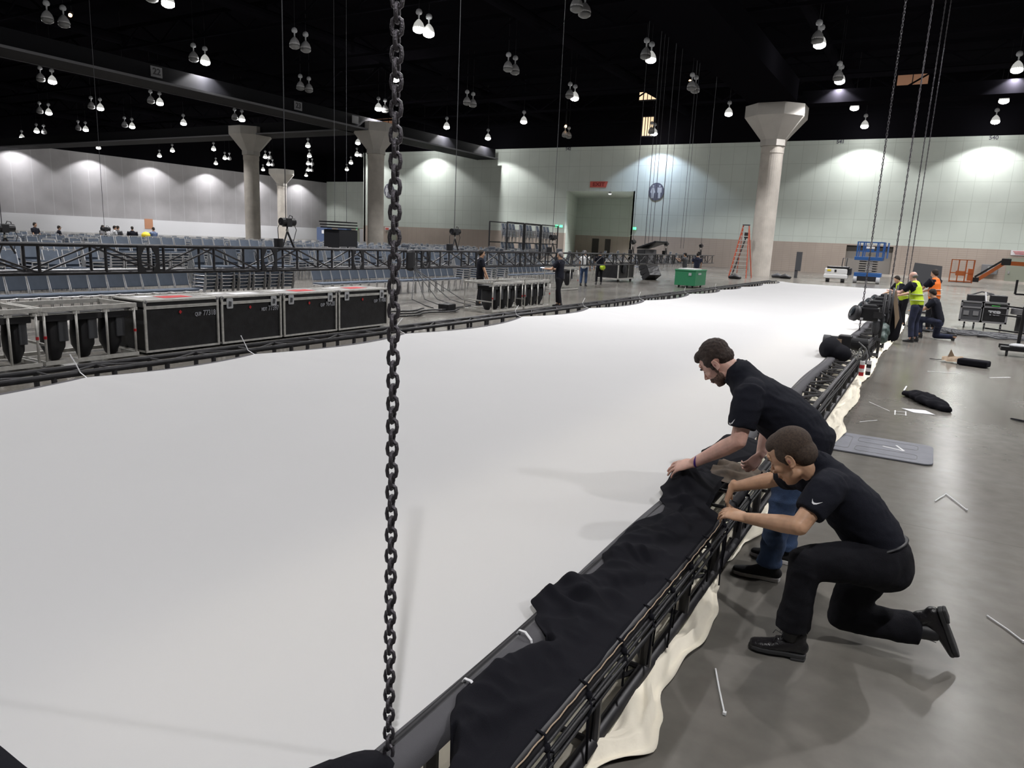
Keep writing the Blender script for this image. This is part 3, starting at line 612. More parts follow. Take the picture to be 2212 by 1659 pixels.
def drape_pt(u, v):
    y = 1.15 + u * 4.85; a = interp(WRT, y); b = interp(WLT, y) + .012 * nz(y * 9, 3.1)
    x = a + (b - a) * v; wid = a - x
    z = .437 + .012 * nz(y * 2.2, x * 5, 1)
    f = min(1, max(0, (wid - .1) / .1)) * (1 - .55 * v * v)                       # folds start inside the flat hem
    d = y + 1.1 * x                                            # folds run diagonally
    wob = .16 * nz(y * 1.6, x * 2.2, 7)
    z += f * (.048 * ridge(nz((d + wob) * 3.1, x * 1.1, 2)) ** 1 * .9 - .022 + .032 * ridge(nz((y - .8 * x + wob) * 5.3, x * 2.2, 9)) - .01)
    z += f * .024 * ridge(nz(y * 11, x * 5 + y * 3, 5))
    z -= (1 - f) * .006 * math.exp(-(((y / .31) % 1 - .5) * 9) ** 2)     # seams of the hem
    for ax_, ay_, bx_, by_, hh, ww in FOLDS:
        tt = max(0, min(1, ((x - ax_) * (bx_ - ax_) + (y - ay_) * (by_ - ay_)) / ((bx_ - ax_) ** 2 + (by_ - ay_) ** 2))); dd = sqrt((x - ax_ - tt * (bx_ - ax_)) ** 2 + (y - ay_ - tt * (by_ - ay_)) ** 2)
        z += hh * .62 * math.exp(-(dd / ww) ** 2) * (1 - .5 * tt) * min(1, (1 - v) / .3)
    for cy, cx, h, sy, sx in ((1.95, -.22, .03, .16, .09), (2.52, -.37, .055, .10, .07), (2.68, -.30, .05, .07, .12), (3.2, -.22, .035, .2, .1), (4.33, -.33, .10, .16, .12), (4.45, -.25, .05, .3, .1), (5.5, -.3, .06, .3, .15)):
        z += h * math.exp(-((y - cy + .5 * (x - cx)) / sy) ** 2 - ((x - cx) / sx) ** 2)
    e = max(0, (v - .86) / .14)
    rest = .44 if b < -.24 else .30
    z = z + (rest - z) * e ** 1.6 * .85
    if v < .04: z -= .02
    if x < -.22: z = max(z, .443 if x > -.405 else .424)
    if x > -.06: z = max(z, .436 - (.02 if v < .04 else 0))
    if y > 5.8: z -= (y - 5.8) * .15
    return (x, y, z)
t = thing('black_drape', 'long rumpled black cloth bundled along the top of the right truss before the two men', 'cloth', (-.15, 3.5, .42))
o = P(MB().grid(460, 56, drape_pt), 'cloth', 'drape', t, smooth=True); so = o.modifiers.new('s', 'SOLIDIFY'); so.thickness = .006; so.offset = -1
g = MB(); g.tube([(interp(WRT, 1.15 + k * .03) + .006, 1.15 + k * .03, .428 + .003 * sin(k * 1.7)) for k in range(95)], .0028, n=5, flat=.6); P(g, 'selvedge', 'tan', t)
# knotted tie ribbons of the hem
for k in range(11):
    y = 1.5 + k * .31 + .02 * sin(k * 5); g = MB()
    g.tube([(-.0, y, .44), (.03, y + .004, .43), (.038, y, .40), (.03, y, .372), (-.01, y, .365), (-.035, y, .39), (-.03, y, .43)], .006, n=6, flat=.5)
    g.ell((.04, y, .39), (.013, .016, .016), nu=8, nv=6)
    L1 = .10 + .05 * (k % 3); g.tube([(.042, y, .385), (.055, y + .02, .37), (.052, y + .03, .34), (.045, y + .035, .385 - L1)], .005, n=6, flat=.45)
    g.tube([(.042, y, .385), (.062, y - .02, .36), (.056, y - .03, .33), (.05, y - .02 + .02 * sin(k), .38 - L1 * 1.3)], .005, n=6, flat=.45)
    P(g, 'tie_ribbon', 'drape', t, smooth=True)
P(MB().tube([(.01, 4.02, .43), (.035, 4.02, .41), (.04, 4.0, .3), (.045, 3.98, .16), (.05, 3.97, .02)], .012, n=6, flat=.3), 'hanging_strap', 'drape', t, smooth=True)
# cloth over the near end truss
def near_pt(u, v):
    x = -6.9 + u * 7.0; e = .86 + .02 * nz(x * 3, 1)
    if x > -.75: e = interp([(-.75, .87), (-.55, 1.12), (-.44, 1.36), (-.37, 1.455), (-.29, 1.46), (-.24, 1.36), (-.2, 1.15), (-.12, 1.05), (.1, .8)], x)
    y = .25 + (e - .25) * v
    z = .445 + .02 * ridge(nz(x * 2.5, y * 4, 3)) + (.055 * math.exp(-((x + .33) / .1) ** 2) * min(1, max(0, (y - .9) / .3)) if x > -.75 else 0)
    q = max(0, (v - .85) / .15); z += (.425 - z) * q ** 1.5
    if v < .2: z -= (.2 - v) * 1.5
    return (x, y, z)
o = MB().grid(240, 24, near_pt).build('black_drape', 'drape', smooth=True); tag(o, 'black cloth over the near end truss, only its folds show at the bottom corners', 'cloth')
# cream muslin on the floor
CW = [(1.2, .0), (1.9, .02), (2.2, .05), (2.45, .2), (2.6, .17), (2.83, .095), (3.1, .115), (3.35, .15), (3.61, .135), (3.9, .06), (4.2, .0), (4.6, .03), (5.2, .12), (6.5, .17), (7.7, .2), (8.5, .27), (9.3, .17), (10.5, .22), (12.1, .14), (13.3, .2), (15.9, .16), (18, .25), (22, .33), (28, .3)]
def can_pt(u, v):
    y = .55 + u * u * 26.5 + u * .9; b = interp(CW, y) + .02 * nz(y * 3, 4); x = -1.6 + (b + 1.6) * (v ** .6)
    edge = max(0, 1 - (b - x) / .3)
    z = .012 + .012 * (1 + nz(x * 6, y * 2.5, 1)) + edge * (.055 * max(0, ridge(nz((b - x) * 15 + 1.6 * nz(y * 1.4, 2), y * 1.3, 6)) ** 2) + .016 * ridge(nz(x * 22, y * 5, 8)) + .02 * ridge(nz(x * 7 + y * 3, y * 6, 15)))
    z += .02 * ridge(nz((x * .8 + y) * 2.2, x * 3, 12)) * (1 if x < -.05 else .4)
    if v > .96: z = max(.004, z * .35)
    return (x, y, max(.004, z))
o = MB().grid(620, 60, can_pt).build('muslin_cloth', 'canvas', smooth=True); tag(o, 'crumpled cream muslin cloth on the floor under the right truss', 'cloth')
so = o.modifiers.new('s', 'SOLIDIFY'); so.thickness = .003
# cables lashed along the outer side of the truss
t = thing('cable_loom', 'black cables lashed along the outer side of the right truss', 'cable', (.04, 1, .3))
for k in range(5):
    pts = [(.036 + .009 * (k % 3) + .006 * sin(y * 1.9 + k), y, .385 - .017 * k + .012 * sin(y * (1.4 + .3 * k) + k * 2)) for y in [1.0 + .25 * i for i in range(110)]]
    P(MB().tube(pts, .0075, n=6), 'cable', 'black', t, smooth=True)
t = thing('brown_cloth', 'folded brown and black cloth on the truss beneath the bending man', 'cloth', (-.15, 4.9, .42))
P(MB().grid(26, 16, lambda u, v: (-.26 + .30 * v, 4.66 + .5 * u, .445 + .05 * ridge(nz(u * 3, v * 2, 4)) * sin(pi * u) - .03 * v)), 'cloth', 'brown', t, smooth=True)

# ------------------------------------------------------------------ hoist motor, bag and batons on the right truss
def hoist_body(t, x, y, z, L_=.56, m='blackm'):
    P(MB().cyl((x - L_ / 2, y, z), (x + L_ / 2, y, z), .1, n=18), 'motor', m, t, bev=.015)
    P(MB().box((x - .02, y, z), (.2, .22, .26)), 'gearbox', 'black', t, bev=.02)
    P(MB().cyl((x - L_ / 2 - .015, y, z), (x - L_ / 2 + .09, y, z), .108, n=18), 'end_cap', 'dgrey', t)
t = thing('chain_hoist', 'black motor hoist lying across the right truss, chain bag in front of it', 'hoist', (-.17, 12.3, .4))
hoist_body(t, -.2, 12.6, .56, .66)
P(MB().box((-.36, 12.49, .58), (.2, .02, .1)), 'rating_plate', 'tan', t)
g = MB(); g.ell((-.35, 11.95, .52), (.17, .3, .17)); g.ell((-.22, 11.9, .47), (.18, .25, .14)); g.ell((-.38, 12.2, .58), (.12, .16, .1)); remesh(g, 'chain_bag', 'drape', t, .02, 4, off=t.location)
g = MB()
for k in range(26):
    a = k * 1.7; p = V((-.05 + .16 * cos(a) * .8, 12.1 + .22 * sin(a * 1.3), .47 + .11 * (nz(k * .7, 2)))); g.tube([p + V((.02 * cos(j * pi / 3 + a), .01 * sin(j * 2), .026 * sin(j * pi / 3))) for j in range(6)], .005, n=5, closed=True)
P(g, 'slack_chain', 'alu', t)
P(MB().tube([(.0, 12.35, .62), (.12, 12.2, .55), (.17, 12.1, .45), (.16, 12, .34)], .012, n=6), 'cable', 'black', t)
for i, (x, c) in enumerate(((.135, 'red'), (.215, 'black'))):
    t = thing('striped_hand_control', ('red' if c == 'red' else 'black') + ' and white banded cylinder hanging beside the right truss below the hoist motor', 'connector', (x, 11.7 + .15 * i, .2))
    for k in range(4): MB().cyl((0, 0, .0 + k * .055), (0, 0, .055 + k * .055), .034, n=12).build('band', c if k % 2 == 0 else 'white', t)
    MB().tube([(0, 0, .22), (-.01, .03, .3), (-.06, .1, .42)], .01, n=6).build('cable', 'black', t)
chain('thin hoist chain rising from the right truss behind the motor, nearest of the right-hand chains', -.31, 16.3, .42, 18.9, .055, .008, .045, nl=6)
for k, (y, lb) in enumerate(((24.0, 'second chain on the right, rising behind the men in safety vests'), (33.2, 'third chain on the right rising from the far truss end'), (39.5, 'fourth chain on the right rising from the far truss end'))):
    chain(lb, -.2, y, .42, 18.9, .09, .012, .06, nl=6)
    t = thing('chain_hoist', 'black motor hoist on the right truss, ' + ('beside the men in vests', 'beyond the men in vests', 'farthest along it')[k], 'hoist', (-.17, y - .2, .4)); hoist_body(t, -.17, y - .25, .55)
# yoke-mounted black fixtures on vertical pipes along the right truss
def fixture(y, lb):
    t = thing('projector_fixture', lb, 'stage light', (-.15, y, .4))
    P(MB().cyl((.13, y, .02), (.13, y, 1.28), .026, n=10), 'pipe', 'blackm', t, smooth=True)
    P(MB().cyl((.02, y + .02, .03), (.02, y + .02, 1.05), .022, n=8), 'rear_pipe', 'black', t)
    for z in (.40, .1): P(MB().box((.07, y, z), (.16, .07, .06)), 'clamp', 'dgrey', t, bev=.01)
    g = MB(); g.box((-.12, y + .1, .86), (.36, .34, .26)); g.box((-.1, y + .1, 1.0), (.26, .26, .08)); P(g, 'housing', 'blackm', t, bev=.03)
    P(MB().lathe([(.12, 0), (.15, .03), (.15, .1), (.1, .12)], n=20, T=Matrix.Translation((-.3, y - .04, .85)) @ Matrix.Rotation(R(-70), 4, 'Y') @ Matrix.Rotation(R(35), 4, 'X')), 'lens_hood', 'black', t, smooth=True)
    P(MB().ell((0, 0, 0), (.1, .1, .04), T=Matrix.Translation((-.39, y - .08, .9)) @ Matrix.Rotation(R(-70), 4, 'Y')), 'lens', 'lens', t, smooth=True)
    P(MB().bar((-.02, y - .1, .86), (.13, y, .86), .04, .12), 'arm', 'black', t)
    P(MB().ell((.05, y + .05, .62), (.09, .1, .16)), 'cable_coil', 'dgrey', t)
    P(MB().box((-.22, y - .075, .77), (.05, .02, .04)), 'marker', 'white', t)
    return t
for y, lb in ((15.3, 'black projector fixture on the truss with a big round lens, nearest of the row'), (16.9, 'second black projector fixture on the truss, just behind the nearest'), (18.4, 'third black projector fixture, beside the yellow-vested man\'s hands'), (20.2, 'farthest black projector fixture in the row on the truss')): fixture(y, lb)
t = thing('kit_bag', 'black and tan bag hanging on the truss beside the yellow-vested man', 'bag', (.18, 18.6, .05))
P(MB().loft([((.2, 18.6, .16), .16, .12), ((.2, 18.6, .5), .19, .14), ((.17, 18.6, .8), .12, .1)], X_), 'bag_body', 'drape', t, smooth=True)
P(MB().prism([(0, 0), (.09, -.42), (.13, -.7), (.19, -.45), (.04, .22)], (.13, 18.44, 1.05), X_, Z_, Y_, .02), 'tan_flap', 'tan', t)
t = thing('grey_green_wrap', 'bundle of dark green plastic wrap on the truss below the second fixture', 'bundle', (.1, 16.7, .3))
g = MB(); g.ell((.1, 16.8, .42), (.13, .25, .18)); g.ell((.12, 16.6, .3), (.1, .2, .12)); remesh(g, 'wrap', 'wrapg', t, .03, 2, off=t.location, disp=lambda p: .03 * nz(p.x * 16, p.y * 16, p.z * 16))

# ------------------------------------------------------------------ floor items
t = thing('floor_plate', 'large grey plastic floor plate with moulded recesses, right of the muslin', 'plate', (.55, 8.15, 0))
def rrect(x0, x1, y0, y1, r, n=5):
    pts = []
    for cx, cy, a0 in ((x1 - r, y1 - r, 0), (x0 + r, y1 - r, 90), (x0 + r, y0 + r, 180), (x1 - r, y0 + r, 270)):
        for k in range(n + 1): a = R(a0 + 90 * k / n); pts.append((cx + r * cos(a), cy + r * sin(a)))
    return pts
P(MB().prism(rrect(-.02, 1.12, 7.72, 8.55, .1), (0, 0, .002), X_, Y_, Z_, .016), 'plate', 'plate', t, bev=.004)
for x0, x1, y0, y1 in ((.42, .98, 7.82, 8.02), (.42, .98, 8.22, 8.42), (.2, .36, 7.85, 8.4)):
    q = rrect(x0, x1, y0, y1, .05); P(MB().tube([(a, b, .018) for a, b in q], .004, n=4, closed=True), 'moulded_ring', 'grey', t)
P(MB().bar((.66, 8.17, .02), (.86, 8.10, .02), .022, .002).bar((.86, 8.10, .0205), (.78, 8.30, .0205), .022, .002), 'tape_mark', 'chalk', t)
t = thing('paper_sheet', 'white sheet of paper on the floor before the crumpled black cloth', 'paper', (.93, 10.5, .003))
MB().prism([(-.19, .06), (.09, .14), (.2, -.08), (-.04, -.13)], (0, 0, 0), X_, Y_, Z_, .002).build('sheet', 'paper', t)
def marks(lb, segs, w_=.014, name='tape_mark', m='chalk'):
    c = segs[0][0]; t = thing(name, lb, 'tape', (c[0], c[1], 0)); g = MB()
    for a, b in segs: g.bar((a[0], a[1], .0035), (b[0], b[1], .0035), w_, .002)
    P(g, 'tape', m, t)
marks('small square of white chalk cross marks on the floor beside the muslin', [((.68, 10.1), (.82, 10.14)), ((.67, 10.28), (.81, 10.34)), ((.69, 10.05), (.68, 10.36)), ((.81, 10.1), (.80, 10.38))])
marks('long thin white chalk line on the floor left of the chalk cross marks', [((.35, 10.7), (.62, 10.25)), ((.35, 9.3), (.52, 9.55))], .01)
marks('short white tape dash on the floor between the muslin and the black cloth', [((.72, 12.05), (.74, 12.5))], .02)
marks('white tape strip on the floor beside the wheeled pipe rack', [((1.93, 14.55), (2.25, 14.9))], .03)
marks('thin white tape line on the floor before the torn tool bag', [((1.0, 14.5), (1.5, 14.65))], .02)
marks('white tape line reaching the floor plate left corner', [((.17, 7.55), (.22, 7.78)), ((.22, 7.78), (.36, 7.76))], .01)
def tie_on_floor(lb, pts, r=.0045):
    t = thing('cable_tie', lb, 'cable tie', (pts[0][0], pts[0][1], 0)); P(MB().tube([(a, b, .008) for a, b in pts], r, n=6), 'strap', 'white', t); P(MB().box((pts[-1][0], pts[-1][1], .01), (.014, .014, .012)), 'head', 'white', t)
tie_on_floor('straight white cable tie on the floor before the kneeling man\'s front shoe', [(.25, 3.15), (.31, 2.99), (.37, 2.84)])
tie_on_floor('bent white cable tie on the floor right of the kneeling man\'s back', [(1.14, 6.58), (1.18, 6.72), (1.2, 6.78), (1.22, 6.86), (1.3, 6.66), (1.36, 6.5)])
tie_on_floor('white cable tie at the right edge of the view near the raised shoe', [(1.40, 4.55), (1.49, 4.43), (1.55, 4.33)])
t = thing('crumpled_cloth', 'crumpled black cloth lying on the bare floor behind the white paper', 'cloth', (1.0, 11.1, 0))
g = MB(); g.loft([((.80, 11.6, .04), .1, .04), ((.98, 11.3, .07), .17, .065), ((1.15, 10.95, .05), .15, .05), ((1.28, 10.75, .03), .06, .03)], (.7, .7, 0))
remesh(g, 'cloth', 'drape', t, .014, 2, off=t.location, disp=lambda p: .035 * nz(p.x * 11, p.y * 11, p.z * 9))
P(MB().bar((1.05, 11.35, .1), (1.18, 11.2, .06), .03, .012), 'tan_trim', 'tan', t)
t = thing('tool_bag', 'torn tan and black tool bag lying on the floor, a cord trailing from it', 'bag', (1.5, 16.1, 0))
P(MB().bar((1.5, 16.02, .065), (1.98, 15.84, .07), .24, .12), 'bag_body', 'drape', t, bev=.03)
P(MB().grid(8, 8, lambda u, v: (1.22 + .34 * u, 16.22 - .14 * u + .24 * (v - .5), .03 + .11 * sin(pi * v) * (.6 + .4 * u) + .03 * nz(u * 5, v * 5))), 'bag_mouth', 'tan', t)
P(MB().prism([(0, 0), (.16, 0), (.05, .2)], (1.3, 16.15, .06), X_, Z_, Y_, .02), 'flap', 'tan', t)
P(MB().tube([(1.3, 16.2, .04), (1.15, 16.25, .02), (1.02, 16.35, .012)], .008, n=5), 'cord', 'black', t)
t = thing('cloth_scrap', 'small black scrap on the floor at the right edge of the view', 'cloth', (2.0, 10.75, 0)); MB().tube([(-.03, .1, .012), (.05, .0, .02), (.2, -.08, .015), (.36, -.05, .012)], [.02, .03, .02, .008], n=6, flat=.4).build('scrap', 'drape', t)
# second cable tail beyond: coil of cables on the floor
t = thing('cable_pile', 'tangle of dark cables lying on the floor between the kneeling worker and the road cases', 'cable', (1.6, 23.3, 0))
random.seed(5); g = MB()
for k in range(24):
    cx = 1.0 + random.random() * 1.9; cy = 23.0 + (cx - 1) * -.2 + random.uniform(-.5, .5); a = random.uniform(.35, .9); b = random.uniform(.12, .4); ph = random.random() * 6
    g.tube([(cx + a * cos(j * pi / 9 + ph), cy + b * sin(j * pi / 9 + ph) * (1 + .3 * sin(j)), .02 + .05 * random.random()) for j in range(18)], .022, n=5, closed=True)
P(g, 'cables', 'dgrey', t)
# ================================================================== CHAIRS
def chair_mesh_parts():
    t = thing('banquet_chair', 'x', 'chair')
    MB().box((-.2, 0, .43), (.40, .39, .055)).build('seat', 'cchair', t, bev=.02)
    b = MB(); b.bar((-.40, 0, .52), (-.50, 0, .88), .385, .035, hint=(1, 0, 0)); b.build('backrest', 'cchair', t, bev=.012)
    g = MB()
    for y in (-.185, .185):
        g.tube([(.0, y, .0), (-.01, y, .40), (-.36, y, .40), (-.385, y, .5), (-.51, y, .92)], .013, n=6)
        g.tube([(-.38, y, 0), (-.34, y, .40)], .0115, n=6)
    g.tube([(-.51, -.2, .92), (-.51, .2, .92)], .0115, n=6); g.tube([(.005, -.2, .405), (.02, -.1, .395), (.02, .1, .395), (.005, .2, .405)], .0115, n=6)
    g.build('chrome_frame', 'chrome', t); return t
def small_chair():
    """a chair too far to show parts: one mesh, cushions blue and frame chrome"""
    g = MB(); g.k = 0; g.box((-.2, 0, .43), (.40, .39, .05)); g.bar((-.40, 0, .52), (-.50, 0, .88), .385, .035, hint=(1, 0, 0)); g.k = 1
    for y in (-.2, .2):
        g.bar((.0, y, .0), (-.01, y, .41), .022, .022); g.bar((-.38, y, 0), (-.34, y, .41), .022, .022); g.bar((-.34, y, .41), (0, y, .41), .022, .022); g.bar((-.36, y, .41), (-.51, y, .92), .022, .022)
    g.bar((-.51, -.2, .92), (-.51, .2, .92), .022, .022); g.bar((.01, -.2, .40), (.01, .2, .40), .022, .03)
    return g
CH = chair_mesh_parts(); usedch = [False]
def chair(x, y, z, rz, lb, gp):
    if not usedch[0]: usedch[0] = True; CH.location = (x, y, z); CH.rotation_euler = (0, 0, rz); CH['label'] = lb; CH['group'] = gp; KIDS[CH.name] = [(k, []) for k in bpy.data.objects if k.parent == CH]; return
    dup(CH, (x, y, z), rz, lb, gp)
SM = [None]
def schair(x, y, z, rz, lb, gp):
    if SM[0] is None: o = small_chair().build('banquet_chair', ['cchair', 'chrome']); SM[0] = o
    else: o = SM[0].copy(); C.objects.link(o)
    o.location = (x, y, z); o.rotation_euler = (0, 0, rz); tag(o, lb, 'chair', gp)
ORD = ['first', 'second', 'third', 'fourth', 'fifth', 'sixth', 'seventh', 'eighth', 'ninth', 'tenth', 'eleventh', 'twelfth', 'thirteenth', 'fourteenth', 'fifteenth', 'sixteenth', 'seventeenth', 'eighteenth', 'nineteenth', 'twentieth', 'twenty-first', 'twenty-second', 'twenty-third', 'twenty-fourth', 'twenty-fifth']
def row(n, y0, lb, gp, x=-14.45, dy=.405, fn=chair):
    for k in range(n): fn(x, y0 + k * dy, 0, 0, 'blue chair, %s from the left in %s' % (ORD[k], lb), gp)
row(12, 6.55, 'the front row behind the flight cases', 'front row of blue chairs behind the flight cases')
row(18, 15.6, 'the row seen either side of the near chain', 'row of blue chairs behind the near chain', x=-14.6)
row(11, 27.6, 'the row behind the two standing men', 'row of blue chairs behind the two standing men', x=-15.2)
row(22, 35.5, 'the row behind the line array', 'row of blue chairs behind the line array', x=-17.8, dy=.9)
LV = ['bottom', 'second', 'third', 'fourth', 'fifth', 'sixth', 'seventh', 'top']
def stack(x, y, n, rz, lb, gp, fn=schair, dz=.088):
    for k in range(n): fn(x + .018 * k * cos(rz), y + .018 * k * sin(rz), k * dz, rz, 'blue chair, %s of the %s' % (LV[-1] if k == n - 1 else LV[k], lb), gp)
for k in range(6): stack(-14.7, 11.65 + k * .5, 7, 0 if k % 2 else .12, '%s stack right of the front row' % ORD[k], 'chair stacks right of the front row', fn=chair)
for k in range(4): stack(-14.9, 23.3 + k * 1.0, 5, .1 * k, '%s stack beyond the cable drop' % ORD[k], 'chair stacks beyond the near chain')
for k in range(14): stack(-20.9 - .1 * (k % 3), 13.0 + k * .52, 8, 0, '%s tall stack behind the truss' % ORD[k], 'tall chair stacks behind the background truss')
# the rest of the seating: hundreds of stacked chairs nobody could count
random.seed(3); g = MB(); proto = small_chair()
def add_stack(x, y, n, rz, hl=.1):
    for k in range(n):
        T = Matrix.Translation((x + .02 * k, y, k * hl)) @ Matrix.Rotation(rz, 4, 'Z'); g.k = 0; o = len(g.v)
        for p in proto.v: g.v.append(tuple(T @ V(p)))
        for f, m_ in zip(proto.f, proto.m): g.f.append(tuple(i + o for i in f)); g.m.append(m_)
for r_ in range(13):
    x = -19.9 - r_ * 1.25 * (1 + r_ * .05)
    for c_ in range(62):
        y = 5.0 + c_ * (.53 + .035 * r_) + r_ * .6
        if r_ == 0 and 12.6 < y < 20.4: continue
        if y > 60 or random.random() < .06: continue
        add_stack(x, y, random.choice((3, 4, 5)) if r_ < 6 else 4, random.choice((0, 0, 0, pi)) if r_ > 1 else 0)
tag(g.build('distant_chairs', ['cchair', 'chrome']), 'field of stacked blue and chrome chairs behind the background truss', 'chairs', kind='stuff')
g = MB(); g.k = 0
for c_ in range(34):
    add_stack(-21 - (c_ % 3) * 1.1, 27 + c_ * 1.4, random.choice((5, 6, 7)), random.choice((.4, 2.2, pi, 4)))
tag(g.build('loose_chair_stacks', ['cchair', 'chrome']), 'loose chair stacks turned different ways behind the two standing men', 'chairs', kind='stuff')
# ------------------------------------------------------------------ background truss and its hoists
BX = -12.83
t = box_truss('background_truss', 'long black truss hanging at chest height in front of the blue chairs', BX - .51, BX, 3.2, 51.6, .985, 1.50, .03, 1.2)
for x in (BX, BX - .51):
    g = MB()
    for k in range(40):
        y = 3.2 + k * 1.2; g.cyl((x, y, 1.0 if k % 2 else 1.48), (x, y + 1.2, 1.48 if k % 2 else 1.0), .021, n=5)
    P(g, 'side_bracing', 'truss', t)
for k in range(16):
    y = 2.75 + k * 3.05; g = MB()
    for dy in (-.19, .19): 
        g.prism([(-.04, -.26), (.13, -.26), (.03, -.08), (.03, .08), (.13, .26), (-.04, .26)] if dy < 0 else [(.04, -.26), (-.13, -.26), (-.03, -.08), (-.03, .08), (-.13, .26), (.04, .26)], (BX + .01, y + dy, 1.243), Y_, Z_, X_, .04)
        P(g, 'end_plate', 'black', t); g = MB()
hn = ['leftmost, at the left edge', 'above the stacks, left of the column', 'right of the near chain', 'behind the standing man with the phone', 'left of the line array', 'right of the line array', 'rightmost', 'small distant one above the chairs']
for i, y in enumerate((9.12, 12.7, 19.9, 27.0, 36.2, 41.6, 48.9, 21.0)):
    x = BX - .22; z9 = 0
    if i == 0: x = -19.0; z9 = -.45
    if i == 7: x = -35.0; z9 = -.55
    t = thing('chain_hoist', 'black hoist hung over the background truss, ' + hn[i], 'hoist', (x, y, 1.5 + z9)); f = .7
    Q = lambda dy, dz: (x, y + dy * f, 1.5 + z9 + (dz - 1.3) * f)
    P(MB().cyl(Q(-.28, 2.22), Q(.32, 2.22), .095, n=12), 'motor', 'blackm', t, smooth=False)
    P(MB().box(Q(0, 2.2), (.19, .17, .21)), 'gearbox', 'black', t, bev=.015)
    g = MB(); g.tube([Q(0, 2.08), Q(0, 1.9)], .02, n=6); g.tube([Q(0, 1.9), Q(-.22, 1.33)], .02, n=6); g.tube([Q(0, 1.9), Q(.3, 1.33)], .025, n=6); P(g, 'sling', 'black', t)
    P(MB().ell(Q(0, 1.93), (.035, .035, .05)), 'hook', 'alu', t)
    P(MB().lathe([(.09, 0), (.11, .07), (.115, .26), (.11, .27)], Q(-.40, 1.25), 12), 'chain_bag', 'black', t)
    P(MB().tube([Q(-.3, 2.2), Q(-.42, 2.0), Q(-.40, 1.6)], .009, n=5), 'bag_strap', 'black', t)
    P(MB().tube([Q(.05, 2.3), Q(.12, 2.45), Q(.24, 2.42), Q(.25, 2.28)], .011, n=5), 'handle', 'black', t)
    P(MB().tube([Q(.3, 2.2), Q(.42, 1.95), Q(.3, 1.6), Q(.25, 1.32)], .009, n=5), 'cable', 'black', t)
    P(MB().cyl(Q(-.06, 2.3), (x, y - .04, 19), .011, n=5), 'lift_chain', 'dgrey', t)
for y, lb in ((50.7, 'pair of slim rigging cables right of the lobby opening'), (57.8, 'slim rigging cable crossing the wall right of the restroom sign'),):
    t = thing('rigging_cable', lb, 'cable', (-16, y - 4, 0))
    for d in (0, .7): P(MB().cyl((-16, y - 4 + d, 1.9), (-16, y - 4 + d, 19), .014, n=5), 'cable', 'dgrey', t)
# power cable drop from the truss to the floor
t = thing('cable_drop', 'black cables dropping from the background truss to the floor', 'cable', (-12.6, 17.2, 0))
for k in range(5): P(MB().tube([(-12.8, 17.25 + .05 * k, 1.35), (-12.6, 17.2 + .05 * k, .9), (-12.2 + .2 * k, 16.9 + .35 * k - .3, .12), (-11.6 + .3 * k, 16.4 + .35 * k, .02), (-10.9 + .1 * k, 15.9 + .1 * k, .02)], .014, n=5), 'cable', 'black', t)
P(MB().loft([((-12.75, 17.2, 1.0), .2, .1), ((-12.75, 17.2, 1.45), .18, .1)], Y_), 'cable_coil', 'black', t)
t = thing('cable_pile', 'flat dark cables lying on the floor left of the middle rack', 'cable', (-10.8, 14.5, 0)); random.seed(9); g = MB()
for k in range(9):
    y = 12.9 + k * .1; g.tube([(-10.9 + .12 * k + .12 * sin(j * .8 + k), y + j * .2, .02 + .02 * (k % 3)) for j in range(12)], .022, n=5)
P(g, 'cables', 'black', t)
t = thing('cable_box', 'small black box of cables at the left foot of the middle rack', 'box', (-10.3, 15.7, 0)); MB().box((0, 0, .1), (.35, .35, .2)).build('box', 'ply', t, bev=.02)

